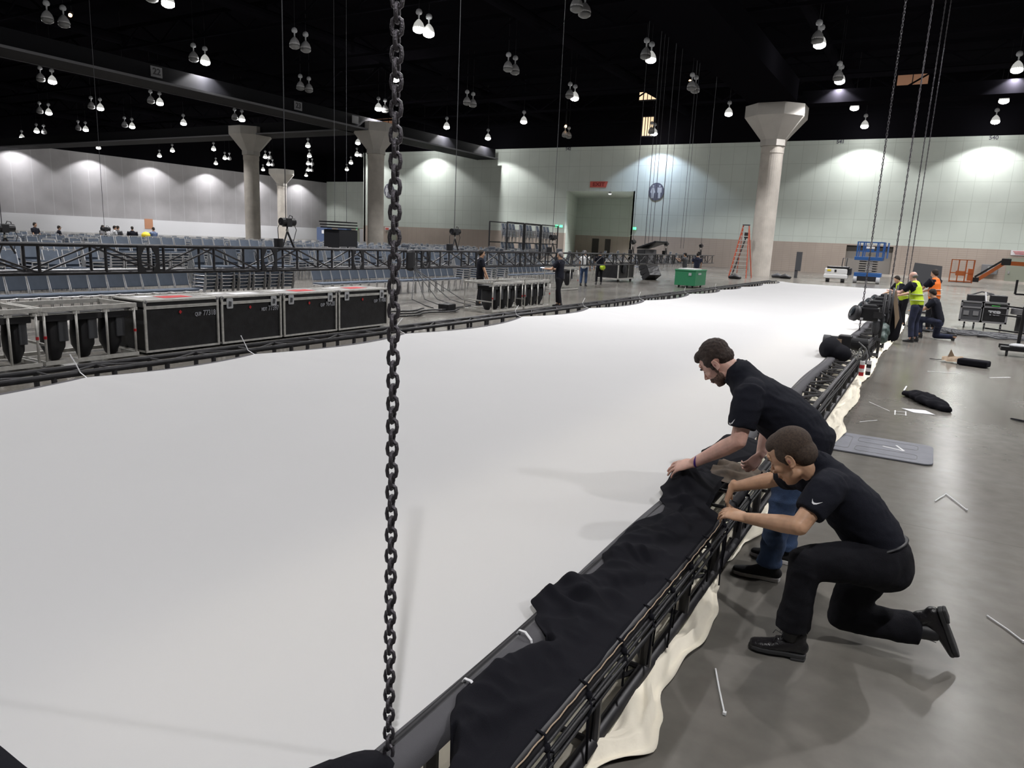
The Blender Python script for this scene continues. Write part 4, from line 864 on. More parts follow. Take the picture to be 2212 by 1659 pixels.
# ================================================================== FLIGHT CASES AND RACKS
def flight_case(y0, y1, num, pre, lb, latches):
    x1, x0, zt = -9.2, -9.98, .82; L_ = y1 - y0; yc = (y0 + y1) / 2
    t = thing('flight_case', lb, 'case', ((x0 + x1) / 2, yc, 0))
    P(MB().box(((x0 + x1) / 2, yc, .36), (x1 - x0 - .03, L_ - .03, .66)), 'body', 'ply', t)
    P(MB().box(((x0 + x1) / 2, yc, .765), (x1 - x0 - .03, L_ - .03, .10)), 'lid', 'ply', t); P(MB().box(((x0 + x1) / 2, yc, .817), (x1 - x0 - .06, L_ - .06, .006)), 'lid_top', 'casetop', t)
    g = MB(); e = .035
    for z in (.70, .725): g.box(((x1), yc, z), (.02, L_, .022)); g.box(((x0), yc, z), (.02, L_, .022))
    g.box((x1, yc, .81), (.03, L_, .03)); g.box((x0, yc, .81), (.03, L_, .03)); g.box((x1, yc, .05), (.02, L_, .03))
    for y in (y0 + e / 2, y1 - e / 2):
        g.box((x1, y, .43), (.024, e, .76)); g.box((x0, y, .43), (.024, e, .76)); g.box(((x0 + x1) / 2, y, .815), (x1 - x0, e, .02)); g.box(((x0 + x1) / 2, y, .05), (x1 - x0, e, .03))
    P(g, 'edge_trim', 'alu', t)
    for y in (y0 + .03, y1 - .03): P(MB().ell((x1 - .01, y, .80), (.035, .035, .035), nu=8, nv=6), 'ball_corner', 'grey', t)
    for f in latches:
        y = y0 + L_ * f; lt = P(MB().prism(rrect(-.062, .062, -.085, .085, .02), (x1 + .005, y, .705), Y_, Z_, X_, .012), 'latch', 'lgrey', t)
        q = MB().prism([(-.03, -.05), (.02, -.05), (.03, .03), (-.02, .04)], (0, 0, 0), Y_, Z_, X_, .006); q.build('bow', 'dgrey', lt, off=-(V((x1 + .018, y, .705)) - t.location))
    yd = y0 + L_ * .5 * (1.02); P(MB().prism([(-.027, 0), (0, -.033), (.027, 0), (0, .033)], (x1 + .002, yd - .06, .62), Y_, Z_, X_, .003), 'red_diamond', 'red', t)
    text('case_number', num, .12, V((x1 + .004, y1 - .175, .575)), Y_, Z_, 'print', t, bold=.002, sx=.78)
    text('case_code', pre, .08, V((x1 + .004, y1 - .385, .565)), Y_, Z_, 'print', t, bold=.003, sx=.7)
    for y in (y0 + .15, y1 - .15):
        for x in (x0 + .12, x1 - .12): P(MB().cyl((x - .02, y, .035), (x + .02, y, .035), .035, n=10), 'castor', 'black', t)
    P(MB().box((x0 + .4, yc + .1, .8225), (.3, .5, .002)), 'lid_label', 'red' if pre != 'MDT' else 'white', t)
    P(MB().box((x0 + .2, yc - .3, .8225), (.2, .25, .002)), 'lid_sticker', 'white', t)
flight_case(6.40, 7.70, '77318', 'QUP', 'black flight case numbered 77318, leftmost of the row', ())
flight_case(7.75, 9.02, '77397', 'MDT', 'black flight case numbered 77397, second from the left', (.13, .86))
flight_case(9.07, 10.42, '96428', 'QUP', 'black flight case numbered 96428, third from the left', (.13, .86))
flight_case(10.47, 11.95, '91400', 'QUP', 'black flight case numbered 91400, at the right end of the row', (.15, .86))
def rack(y0, y1, lb, n, x1=-9.2, x0=-10.1, zt=.80, fix=True, hl=''):
    t = thing('aluminium_rack', lb, 'rack', ((x0 + x1) / 2, y0, 0)); r = .017
    g = MB()
    for x in (x0, x1): g.box((x, (y0 + y1) / 2, zt - .03), (.05, y1 - y0, .06))
    for y in (y0 + .02, y1 - .02): g.box(((x0 + x1) / 2, y, zt - .03), (x1 - x0, .045, .05))
    P(g, 'top_frame', 'alu', t)
    g = MB()
    for x in (x0, x1): g.box((x, (y0 + y1) / 2, .05), (.045, y1 - y0, .05))
    for y in (y0 + .02, y1 - .02): g.box(((x0 + x1) / 2, y, .05), (x1 - x0, .045, .05))
    P(g, 'base_frame', 'alu', t)
    for k in range(n + 1):
        y = y0 + .03 + (y1 - y0 - .06) * k / n
        P(MB().cyl((x1, y, .05), (x1, y, zt - .05), r, n=8), 'post', 'alu', t, smooth=True)
        if k in (0, n): P(MB().cyl((x0, y, .05), (x0, y, zt - .05), r, n=8), 'post', 'alu', t); P(MB().cyl((x1, y, .38), (x1, y, .42), r + .003, n=8), 'red_band', 'red', t)
        P(MB().box((x1, y, zt - .085), (.03, .09, .04)), 'bracket', 'alu', t)
    P(MB().bar((x0, y0 + .03, .32), (x1, y0 + .03, .30), .03, .03), 'end_rail', 'alu', t)
    P(MB().cyl((x1 - .1, y0, zt - .11), (x1 - .1, y1, zt - .11), .012, n=6), 'hanging_rail', 'alu', t)
    if fix:
        for k in range(n):
            y = y0 + .1 + (y1 - y0 - .1) * (k + .45) / n; f = thing('hanging_luminaire', 'black moving head light hanging, %s from the left in %s' % (ORD[k], hl), 'stage light', (x1 - .32, y, zt - .12), 0)
            g = MB(); s = min(1, (y1 - y0) / n * 2.2); g.loft([((0, 0, -.12), .17, .14 * s), ((0, 0, -.3), .18, .155 * s), ((0, 0, -.46), .16, .15 * s), ((0, 0, -.57), .10, .10 * s)], X_); g.build('head', 'black', f, smooth=True)
            MB().box((0, 0, -.03), (.46, .36 * s, .11)).build('base', 'blackm', f, bev=.01)
            g = MB(); g.box((.19, .05 * s, -.2), (.03, .13 * s, .34)); g.box((-.19, .05 * s, -.2), (.03, .13 * s, .34)); g.box((0, .05 * s, -.05), (.4, .13 * s, .04)); g.build('yoke', 'dgrey', f, bev=.01)
            MB().box((.14, .0, -.02), (.09, .14 * s, .05)).build('clamp', 'alu', f)
    return t
rack(3.55, 4.93, 'aluminium rack on castors, cut off by the left edge of the view', 4, hl='the left edge rack')
rack(4.97, 6.28, 'aluminium rack standing left of the flight cases', 3, hl='the rack beside the flight cases')
rack(16.2, 17.85, 'aluminium rack at the truss in front of the man in black, left half', 4, zt=.82, hl='the middle rack, left half')
rack(17.95, 19.55, 'aluminium rack joined to the middle one, beside the man with the phone', 4, zt=.82, hl='the middle rack, right half')
rack(26.3, 27.9, 'small aluminium trolley rack behind the man with the phone', 2, x1=-12.2, x0=-13.0, zt=.95, hl='the small trolley rack')
t = thing('flight_case', 'black open road case on castors between the two men and the line array', 'case', (-14.2, 37, 0))
P(MB().box((-14.2, 36.9, .62), (1.2, 2.2, .85)), 'body', 'ply', t); g = MB()
for y in (35.8, 37.2, 38.0):
    for x in (-14.8, -13.6): g.box((x, y, .62), (.06, .06, .92))
for z in (.18, 1.06): g.box((-13.6, 36.9, z), (.06, 2.25, .06)); g.box((-14.2, 35.8, z), (1.2, .06, .06)); g.box((-14.2, 38, z), (1.2, .06, .06))
P(g, 'edge_trim', 'alu', t)
for y in (36, 37.8): P(MB().cyl((-13.7, y, .08), (-13.62, y, .08), .08, n=10), 'castor', 'black', t)
P(MB().ell((-13.55, 36.5, .7), (.1, .25, .25)), 'cable_coil', 'dgrey', t)
# ------------------------------------------------------------------ line array hanging on its bumper
t = thing('line_array', 'curved black line array speaker hanging from a tilted bumper before the chairs', 'loudspeaker', (-13.9, 41.5, 0))
dh = V((.9, -.42, 0)).normalized(); sh_ = V((.42, .9, 0)).normalized(); p = V((-14.0, 41.2, 1.62)); a = R(2)
P(MB().bar(p - dh * .45 + V((0, 0, .2)), p + dh * 1.05 + V((0, 0, .62)), 1.0, .1), 'bumper', 'blackm', t, bev=.02)
for k in range(5): q = p + dh * (-.3 + .3 * k) + V((0, 0, .30 + .084 * k)); P(MB().bar(q - sh_ * .5, q + sh_ * .5, .06, .05), 'bumper_bar', 'grey', t)
for k in range(6):
    d = dh * cos(a) + Z_ * sin(a); u = Z_ * cos(a) - dh * sin(a)
    P(MB().bar(p - d * .42, p + d * .22, .98, .285, hint=tuple(u)), 'cabinet', 'black', t, bev=.02)
    P(MB().bar(p + d * .22, p + d * .235, .88, .25, hint=tuple(u)), 'grille', 'grey', t)
    a += R(6.5); p = p - (Z_ * cos(a) - dh * sin(a)) * .29
for q in (-.3, .9): P(MB().cyl((-14 + dh.x * q, 41.2 + dh.y * q, 1.9 + .28 * (q + .3)), (-14 + dh.x * q, 41.2 + dh.y * q, 18.98), .018, n=5), 'lift_chain', 'dgrey', t)
# green bin
t = thing('tool_chest', 'green metal job box with a white top beside the left truss', 'box', (-9.8, 36.2, 0))
P(MB().box((-9.85, 36.3, .47), (1.05, 1.9, .72)), 'body', 'green', t, bev=.02); P(MB().box((-9.85, 36.3, .86), (1.1, 1.95, .08)), 'lid', 'green', t, bev=.02); P(MB().box((-9.85, 36.1, .92), (.8, 1.3, .05)), 'white_sheet', 'white', t)
P(MB().box((-9.31, 36.0, .7), (.02, .5, .09)), 'label', 'lgrey', t); P(MB().box((-9.6, 35.33, .68), (.14, .02, .14)), 'sticker', 'lgrey', t)
for y in (35.6, 37): 
    for x in (-10.2, -9.5): P(MB().cyl((x - .03, y, .06), (x + .03, y, .06), .06, n=8), 'castor', 'black', t)
# stepladder
t = thing('stepladder', 'tall orange fibreglass stepladder with silver rungs by the near column', 'ladder', (-11.6, 53.9, 0))
A = V((-11.45, 54.4, 3.75))
for s_ in (-1, 1): P(MB().bar((-11.55 + s_ * .62, 53.7, 0), (A.x + s_ * .2, A.y, A.z), .06, .09), 'rail', 'ladder', t); P(MB().bar((-11.45 + s_ * .55, 55.3, 0), (A.x + s_ * .2, A.y, A.z), .05, .06), 'rear_rail', 'ladder', t)
for k in range(12):
    f = (k + 1) / 12.6; w_ = .62 + (.2 - .62) * f; P(MB().box((-11.55 + .1 * f, 53.7 + .7 * f, A.z * f), (2 * w_, .1, .05)), 'rung', 'alu', t)
P(MB().box((A.x, A.y, A.z + .03), (.5, .2, .08)), 'top_cap', 'dgrey', t)
for x, y, lb, m_ in ((-9.6, 58.2, 'dark cloth bundle at the foot of the near column, right side', 'dgrey'), (-8.9, 57.5, 'low dark bundle on the floor right of the near column', 'black'), (-11.0, 50.5, 'dark cable heap on the floor before the stepladder', 'black')):
    t = thing('cloth_bundle', lb, 'bundle', (x, y, 0)); MB().loft([((-.3, 0, .13), .2, .12), ((0, .05, .2), .28, .19), ((.35, 0, .12), .2, .11)], (0, 1, 0)).build('bundle', m_, t, smooth=True)
t = thing('leaning_stand', 'black stand leaning on the near column on its left', 'stand', (-12.2, 57.9, 0)); P(MB().bar((-12.9, 57.6, 0), (-12.3, 58.6, 3.1), .08, .08), 'pole', 'black', t); P(MB().box((-12.3, 58.6, 3.15), (.3, .3, .5)), 'head', 'black', t)
t = thing('folded_panel', 'narrow black folded panel standing on the floor right of the near column', 'panel', (-8.6, 61, 0)); MB().box((0, 0, 1.3), (.4, .3, 1.5)).build('panel', 'dgrey', t); MB().box((-.1, 0, .3), (.2, .3, .6)).build('foot', 'dgrey', t)
# blue scissor lift
t = thing('scissor_lift', 'blue scissor lift parked behind the far end of the white screen', 'lift', (-3.4, 59.0, 0)); X0 = -3.4; Yl = 59.0
P(MB().box((X0, Yl, .62), (1.75, 1.5, .3)), 'chassis', 'blue', t, bev=.04); P(MB().box((X0, Yl, .33), (1.3, 1.5, .34)), 'undercarriage', 'black', t)
for x in (-.75, .75): P(MB().cyl((X0 + x - .12, Yl - .75, .24), (X0 + x + .12, Yl - .75, .24), .24, n=14), 'wheel', 'lgrey', t)
for k in range(5): z = .82 + k * .17; sc_ = P(MB().box((X0 - .05, Yl, z + .07), (1.15, 1.2, .07)), 'scissor_arm', 'blackm', t); MB().box((.1 + .35, 0, 0), (.02, .02, .02)); P(MB().box((X0 + .05, Yl - .62, z + .07), (.42, .03, .05)), 'arm_pin', 'lgrey', t)
P(MB().box((X0 - .05, Yl, 1.78), (1.85, 1.7, .26)), 'platform', 'blue', t, bev=.03)
g = MB()
for z in (2.3, 2.95): g.box((X0, Yl - .8, z), (1.7, .05, .06)); g.box((X0, Yl + .8, z), (1.7, .05, .06)); g.box((X0 - .85, Yl, z), (.05, 1.6, .06)); g.box((X0 + .85, Yl, z), (.05, 1.6, .06))
for x in (-.85, -.45, .45, .85): g.box((X0 + x, Yl - .8, 2.4), (.1, .06, 1.15)); g.box((X0 + x, Yl + .8, 2.4), (.06, .05, 1.15))
g.box((X0 + 1.1, Yl, 2.4), (.05, 1.2, 1.1)); P(g, 'guard_rail', 'blue', t)
P(MB().box((X0, Yl - .84, 2.35), (.5, .06, .22)), 'control_box', 'blue', t); P(MB().box((X0, Yl - .86, 2.56), (.55, .03, .14)), 'white_label', 'white', t); P(MB().prism([(-.2, 0), (.2, 0), (.1, .28), (-.05, .28)], (X0 - .02, Yl - .87, 2.66), X_, Z_, Y_, .02), 'logo_plate', 'lgrey', t)
# floor scrubber
t = thing('floor_scrubber', 'white floor scrubbing machine left of the blue scissor lift', 'machine', (-5.3, 57.3, 0)); X0, Yl = -5.35, 57.3
P(MB().box((X0, Yl, .42), (1.58, 1.05, .34)), 'shell', 'white2', t, bev=.08); P(MB().box((X0, Yl, .78), (1.5, .95, .42)), 'tank', 'white2', t, bev=.07)
P(MB().box((X0 + .1, Yl, 1.04), (1.45, .9, .2)), 'lid', 'blackm', t, bev=.05); P(MB().box((X0 + .82, Yl + .1, .8), (.3, .8, .5)), 'control_pod', 'black', t, bev=.05)
for x in (-.5, .5): P(MB().cyl((X0 + x - .12, Yl - .3, .16), (X0 + x + .12, Yl - .3, .16), .16, n=12), 'wheel', 'black', t)
g = MB(); g.tube([(X0 + .3, Yl, 1.1), (X0 + .34, Yl, 1.75), (X0 + .62, Yl, 1.75), (X0 + .58, Yl, 1.1)], .035, n=6); P(g, 'handle_frame', 'dgrey', t); P(MB().box((X0 - .45, Yl - .5, .84), (.25, .03, .12)), 'yellow_label', 'yellow', t); P(MB().box((X0 - .02, Yl - .5, .82), (.13, .03, .16)), 'black_emblem', 'black', t)
# boom lift
t = thing('boom_lift', 'orange boom lift at the right, its empty basket lowered to the floor', 'lift', (3.0, 66, 0)); Yb = 66
g = MB()
for z in (.35, 1.0, 2.0):
    for y in (Yb - .5, Yb + .5): g.box((2.6, y, z), (1.5, .06, .06))
    for x in (1.85, 3.35): g.box((x, Yb, z), (.06, 1, .06))
for x in (1.85, 2.35, 2.85, 3.35):
    for y in (Yb - .5, Yb + .5): g.box((x, y, 1.15), (.06, .06, 1.75))
P(g, 'basket_rails', 'orange', t); P(MB().box((2.6, Yb, .3), (1.5, 1, .1)), 'basket_floor', 'lgrey', t); P(MB().box((3.2, Yb, .9), (.35, .9, .9)), 'basket_mount', 'orange', t); P(MB().box((2.5, Yb - .5, .98), (.6, .12, .35)), 'control_box', 'orange', t)
P(MB().bar((3.6, Yb, .45), (5.3, Yb, 1.95), .2, .26), 'jib_arm', 'orange', t); P(MB().bar((3.5, Yb - .05, .75), (5.2, Yb - .05, 2.15), .14, .14), 'jib_cylinder', 'black', t); P(MB().box((3.55, Yb, .55), (.5, .3, .35)), 'jib_joint', 'black', t)
P(MB().box((5.35, Yb, 2.0), (.6, .4, .5)), 'knuckle', 'black', t, bev=.05); P(MB().bar((5.5, Yb, 1.9), (9.5, Yb + 1, 1.85), .26, .3), 'boom_arm', 'orange', t); P(MB().box((11.3, Yb + 1.2, 1.2), (3.4, 2.2, 1.4)), 'counterweight', 'orange', t, bev=.1)
for x in (10.2, 12.4): P(MB().cyl((x, Yb - .1, .5), (x, Yb + .3, .5), .5, n=16), 'wheel', 'black', t)
# dark panel on stand behind the vests
t = thing('panel_stand', 'dark square panel on a stand behind the orange-vested man', 'panel', (.5, 30.0, 0)); P(MB().prism([(-.5, 1.28), (.5, 1.22), (.46, 2.02), (-.42, 2.1)], (.60, 30.2, -.30), X_, Z_, Y_, .06), 'panel', 'dgrey', t); P(MB().box((.85, 30.3, .42), (.06, .06, .9)), 'pole', 'black', t); P(MB().box((.85, 30.3, .03), (.6, .5, .06)), 'foot', 'black', t)
# road cases with lettering
t = thing('road_case', 'grey-edged road case lettered TSR with a green label, at the right', 'case', (2.6, 25.2, 0)); X0, Yl = 2.52, 25.3
for z0, z1, m_ in ((.22, .66, 'ply'), (.68, .76, 'ply')): P(MB().box((X0, Yl, (z0 + z1) / 2), (.60, .6, z1 - z0)), 'body' if z0 < .5 else 'lid', m_, t)
g = MB()
for z in (.22, .66, .79): g.box((X0, Yl - .3, z), (.64, .03, .05))
for x in (-.3, .3): g.box((X0 + x, Yl - .3, .5), (.05, .03, .6))
P(g, 'edge_trim', 'grey', t); P(MB().box((X0 + .0, Yl - .32, .72), (.2, .02, .06)), 'green_label', 'greenl', t); text('lettering', 'TSR', .17, V((X0 + .0, Yl - .32, .49)), X_, Z_, 'lgrey', t, bold=.01, sx=1.1, depth=.004)
P(MB().box((X0 + .05, Yl, .9), (.42, .4, .2)), 'top_pouch', 'black', t, bev=.02)
for x in (-.2, .2): P(MB().cyl((X0 + x - .02, Yl - .2, .09), (X0 + x + .02, Yl - .2, .09), .09, n=10), 'castor', 'dgrey', t)
t = thing('road_case', 'grey-edged road case with two latch plates, left of the TSR case', 'case', (1.95, 25.3, 0)); X0 = 1.94
P(MB().box((X0, Yl, .5), (.52, .6, .58)), 'body', 'dgrey', t, bev=.02); g = MB()
for z in (.22, .62, .78): g.box((X0, Yl - .3, z), (.55, .03, .05))
for x in (-.26, .26): g.box((X0 + x, Yl - .3, .5), (.05, .03, .6))
P(g, 'edge_trim', 'grey', t)
for x in (-.12, .12): P(MB().box((X0 + x, Yl - .31, .45), (.14, .02, .13)), 'latch_plate', 'grey', t); P(MB().cyl((X0 + x - .02, Yl - .2, .09), (X0 + x + .02, Yl - .2, .09), .09, n=10), 'castor', 'dgrey', t)
P(MB().box((X0 + .08, Yl, .88), (.46, .4, .2)), 'tool_tray', 'black', t, bev=.02); P(MB().tube([(X0 - .1, Yl, .95), (X0 + .2, Yl - .1, 1.08), (X0 + .5, Yl, 1.02), (X0 + .3, Yl + .1, .98)], .02, n=6), 'loose_cable', 'dgrey', t); P(MB().bar((X0 + .33, Yl - .25, .8), (X0 + .28, Yl - .2, 1.08), .04, .02), 'white_handle', 'white', t)
# black wheeled pipe rack cut by the right edge
t = thing('pipe_rack', 'black steel pipe rack on castors, cut off by the right edge of the view', 'rack', (2.9, 18.4, 0))
for x, y, z1 in ((2.62, 18.6, 1.52), (2.95, 18.4, .95), (3.1, 18.9, 1.4)): P(MB().cyl((x, y, .14), (x, y, z1), .035, n=10), 'upright', 'blackm', t, smooth=True)
P(MB().box((2.95, 18.4, .16), (1.3, .3, .08)), 'base_beam', 'blackm', t); P(MB().box((2.95, 18.9, .16), (1.3, .1, .08)), 'base_beam', 'blackm', t)
for z in (.98, .78, .45): P(MB().bar((2.0, 19.0, z + .05), (3.1, 18.7, z), .03, .03), 'arm', 'blackm', t)
P(MB().bar((2.4, 18.6, 1.3), (3.1, 18.6, 1.3), .035, .035), 'top_bar', 'blackm', t); P(MB().cyl((2.4, 18.6, 1.3), (2.4, 18.6, 1.6), .022, n=8), 'hook', 'blackm', t); P(MB().cyl((2.62, 18.6, 1.05), (2.62, 18.6, 1.11), .04, n=10), 'white_tape_band', 'white', t)
for x in (2.42, 3.4): P(MB().cyl((x - .02, 18.35, .07), (x + .02, 18.35, .07), .07, n=12), 'castor', 'dgrey', t)
P(MB().ell((2.6, 18.4, .23), (.16, .12, .05)), 'plastic_bag', 'lgrey', t)
t = thing('cable_reel', 'stack of grey cable rings beyond the wheeled pipe rack', 'cable', (3.3, 25.5, 0))
for k in range(4): MB().tube([(.35 * cos(j * pi / 10), .35 * sin(j * pi / 10), .5 + .045 * k) for j in range(20)], .022, n=6, closed=True).build('ring', 'grey', t)
MB().cyl((0, 0, 0), (0, 0, .48), .2, n=12).build('stand', 'dgrey', t)
# chair trolleys: two-tier frames of stacked chairs
for i, (y0, y1) in enumerate(((48.2, 50.8), (51.0, 53.6), (53.8, 56.8))):
    t = thing('chair_trolley', 'two-tier trolley of stacked chairs, %s of three left of the lobby' % ('left', 'middle', 'right')[i], 'trolley', (-28, y0, 0)); g = MB()
    for y in (y0, y1):
        for x in (-28, -29.6): g.box((x, y, 1.75), (.08, .08, 3.1))
    for z in (.3, 1.75, 3.3): g.box((-28, (y0 + y1) / 2, z), (.08, y1 - y0, .08)); g.box((-29.6, (y0 + y1) / 2, z), (.08, y1 - y0, .08))
    P(g, 'frame', 'black', t); g = MB(); n = 4
    for tier in (0.35, 1.8):
        for k in range(n):
            for j in range(7):
                o = len(g.v); T = Matrix.Translation((-28.2, y0 + .45 + k * (y1 - y0 - .5) / n, tier + j * .085)) @ Matrix.Rotation(.0, 4, 'Z')
                for p in proto.v: g.v.append(tuple(T @ V(p)))
                for f, m_ in zip(proto.f, proto.m): g.f.append(tuple(a + o for a in f)); g.m.append(m_)
    tag(P(g, 'stacked_chairs', ['cchair', 'chrome'], t), kind='stuff')
# things far behind
t = thing('hanging_cabinet', 'black cabinet under a slotted bumper behind the truss, right of the second hoist', 'loudspeaker', (-24, 26.0, 0))
P(MB().box((-24, 26.0, 1.5), (1.0, 1.25, 1.15)), 'cabinet', 'black', t, bev=.03)
for k in range(3): P(MB().box((-24, 25.9 - .03 * k, 2.16 + k * .13), (1.1, 1.35 + .04 * k, .05)), 'slat', 'blackm', t)
for y in (25.6, 26.4): P(MB().cyl((-24, y, 2.4), (-24, y, 19), .014, n=4), 'lift_chain', 'dgrey', t)
P(MB().box((-24, 26.0, .46), (.5, .5, .92)), 'stand', 'black', t)
for x, y, w_, m_, lb in ((-96, 97, 2.6, 'vend', 'dark blue drinks machine against the far wall behind the hanging cabinet'), (-93.5, 99.6, 2.2, 'vend', 'dark blue machine with a bright edge beside the drinks machine'), (-92, 104, 2.6, 'grey', 'grey kiosk with a dark window beside the far doors')):
    t = thing('vending_machine', lb, 'machine', (x, y, 0)); MB().box((0, 0, 1.4), (w_, 1.2, 2.6)).build('cabinet', m_, t, bev=.04); MB().box((w_ * .2, -.62, 1.9), (w_ * .4, .05, .6)).build('window', 'black' if m_ == 'grey' else 'white', t)
t = thing('poster', 'orange poster on the white band of the left wall behind the group of people', 'poster', (-126.02, 82.5, 1.9)); MB().box((0, 0, 0), (.06, 1.6, 1.8)).build('sheet', 'poster', t)
t = thing('yellow_ball', 'yellow round case lid beside the group of people at the far left', 'helmet', (-39.6, 26.1, 1.25)); MB().ell((0, 0, 0), (.25, .25, .22)).build('shell', 'yellow', t, smooth=True); MB().cyl((0, 0, -1.25), (0, 0, -.1), .03).build('stand', 'black', t)
# ================================================================== PEOPLE
def basis(F, U):
    """columns: person's right, forward, up"""
    F = V(F).normalized(); U = V(U); U = (U - F * U.dot(F)).normalized(); Rr = F.cross(U)
    return Matrix((Rr, F, U)).transposed()
def head_T(c, F, U, s=1.0): return Matrix.Translation(V(c)) @ basis(F, U).to_4x4() @ Matrix.Scale(s, 4)
def head_blobs(g, T, fine=True):
    e = lambda c, r, q=None: g.ell(c, r, T=T if q is None else T @ Matrix.Translation(V(c)) @ q @ Matrix.Translation(-V(c)), nu=20, nv=14)
    e((0, -.012, .045), (.074, .094, .078)); e((0, .028, .0), (.064, .064, .085)); e((0, .03, -.055), (.054, .052, .05)); e((0, .052, -.088), (.034, .032, .024)); e((0, .072, -.094), (.017, .014, .014))
    for s in (-1, 1): e((s * .036, .058, -.018), (.024, .026, .024)); e((s * .045, .015, -.065), (.016, .035, .022))
    if not fine: g.ell((0, .1, -.012), (.014, .018, .02), T=T); return
    e((0, .078, .028), (.044, .014, .012)); e((0, .079, .045), (.045, .013, .02))                 # brow, forehead
    g.loft([(T @ V((0, .086, .018)), .009, .008), (T @ V((0, .099, -.004)), .0095, .009), (T @ V((0, .112, -.022)), .0115, .0105)], (T.to_3x3() @ V((1, 0, 0))), n=12)
    for s in (-1, 1): e((s * .013, .098, -.028), (.0095, .010, .0085)); e((s * .0305, .073, .010), (.0145, .0095, .008))
    e((0, .087, -.046), (.021, .010, .008)); e((0, .0905, -.0525), (.019, .0085, .0045)); e((0, .089, -.0615), (.017, .0085, .005)); e((0, .08, -.075), (.016, .012, .008))
    for s in (-1, 1):   # ears
        q = Matrix.Rotation(R(-12), 4, 'X'); e((s * .079, -.012, -.006), (.007, .017, .028), q); e((s * .077, -.004, -.03), (.006, .008, .009))
        pts = [T @ (V((s * .0855, -.012, -.004)) + V((0, .0175 * cos(a), .028 * sin(a)))) for a in [R(-60 - k * 28) for k in range(10)]]; g.tube(pts, .0042, n=6)
def ear_shade(t, T, off):
    for s in (-1, 1): P(MB().ell((s * .0850, -.009, -.003), (.002, .0055, .009), T=T, nu=10, nv=8), 'ear_shade', 'lips', t, smooth=True)  # dark flesh discs paint the shade inside each ear
def limb(g, pts, side, n=14): g.loft(pts, side, n=n)
def hand_blobs(g, wr, d, nrm, s=1, side=1, curl=(25, 25, 30, 35), thumb=(35, 20), spread=5, size=1.0):
    """palm from the wrist along d; nrm = back of the hand; side=+1 when the thumb lies towards nrm x d"""
    d = V(d).normalized(); nrm = V(nrm); nrm = (nrm - d * nrm.dot(d)).normalized(); a = nrm.cross(d) * side; z = size
    wr = V(wr); kn = wr + d * .088 * z
    g.loft([(wr - d * .03, .026 * z, .02 * z), (wr + d * .01, .029 * z, .0185 * z), (wr + d * .045 * z, .038 * z, .016 * z), (kn, .041 * z, .0135 * z)], a, n=14)
    L = ((.043, .026, .021), (.047, .030, .022), (.044, .028, .021), (.034, .021, .019)); off = (.030, .0105, -.010, -.029); R0 = (.0092, .0094, .009, .0082)
    for i in range(4):
        p = kn + a * off[i] * z - d * (.004 + .006 * (i == 3)) * z; ang = 0; sp = R(spread) * (1.2, .35, -.5, -1.5)[i]
        dd = (d * cos(sp) + a * sin(sp)).normalized(); pts = [(p - dd * .02 * z, R0[i] * z, R0[i] * z)]; pts.append((p, R0[i] * z * 1.06, R0[i] * z * 1.06))
        for j in range(3):
            ang += R(curl[i]) * (.8, 1.1, .7)[j]; v = dd * cos(ang) - nrm * sin(ang); p = p + v * L[i][j] * z; r = R0[i] * z * (.95, .86, .72)[j]; pts.append((p, r, r))
        g.loft(pts, a, n=10)
    p = wr + a * .024 * z + d * .022 * z; v = (d * cos(R(thumb[0])) + a * sin(R(thumb[0])) - nrm * .35).normalized(); pts = [(p, .0125 * z, .0125 * z)]
    for j, (l, r) in enumerate(((.036, .0125), (.030, .0108), (.024, .0085))):
        p = p + v * l * z; pts.append((p, r * z, r * z)); v = (v * cos(R(thumb[1])) + (d * .6 - nrm * .5) * sin(R(thumb[1]))).normalized()
    g.loft(pts, nrm, n=10)
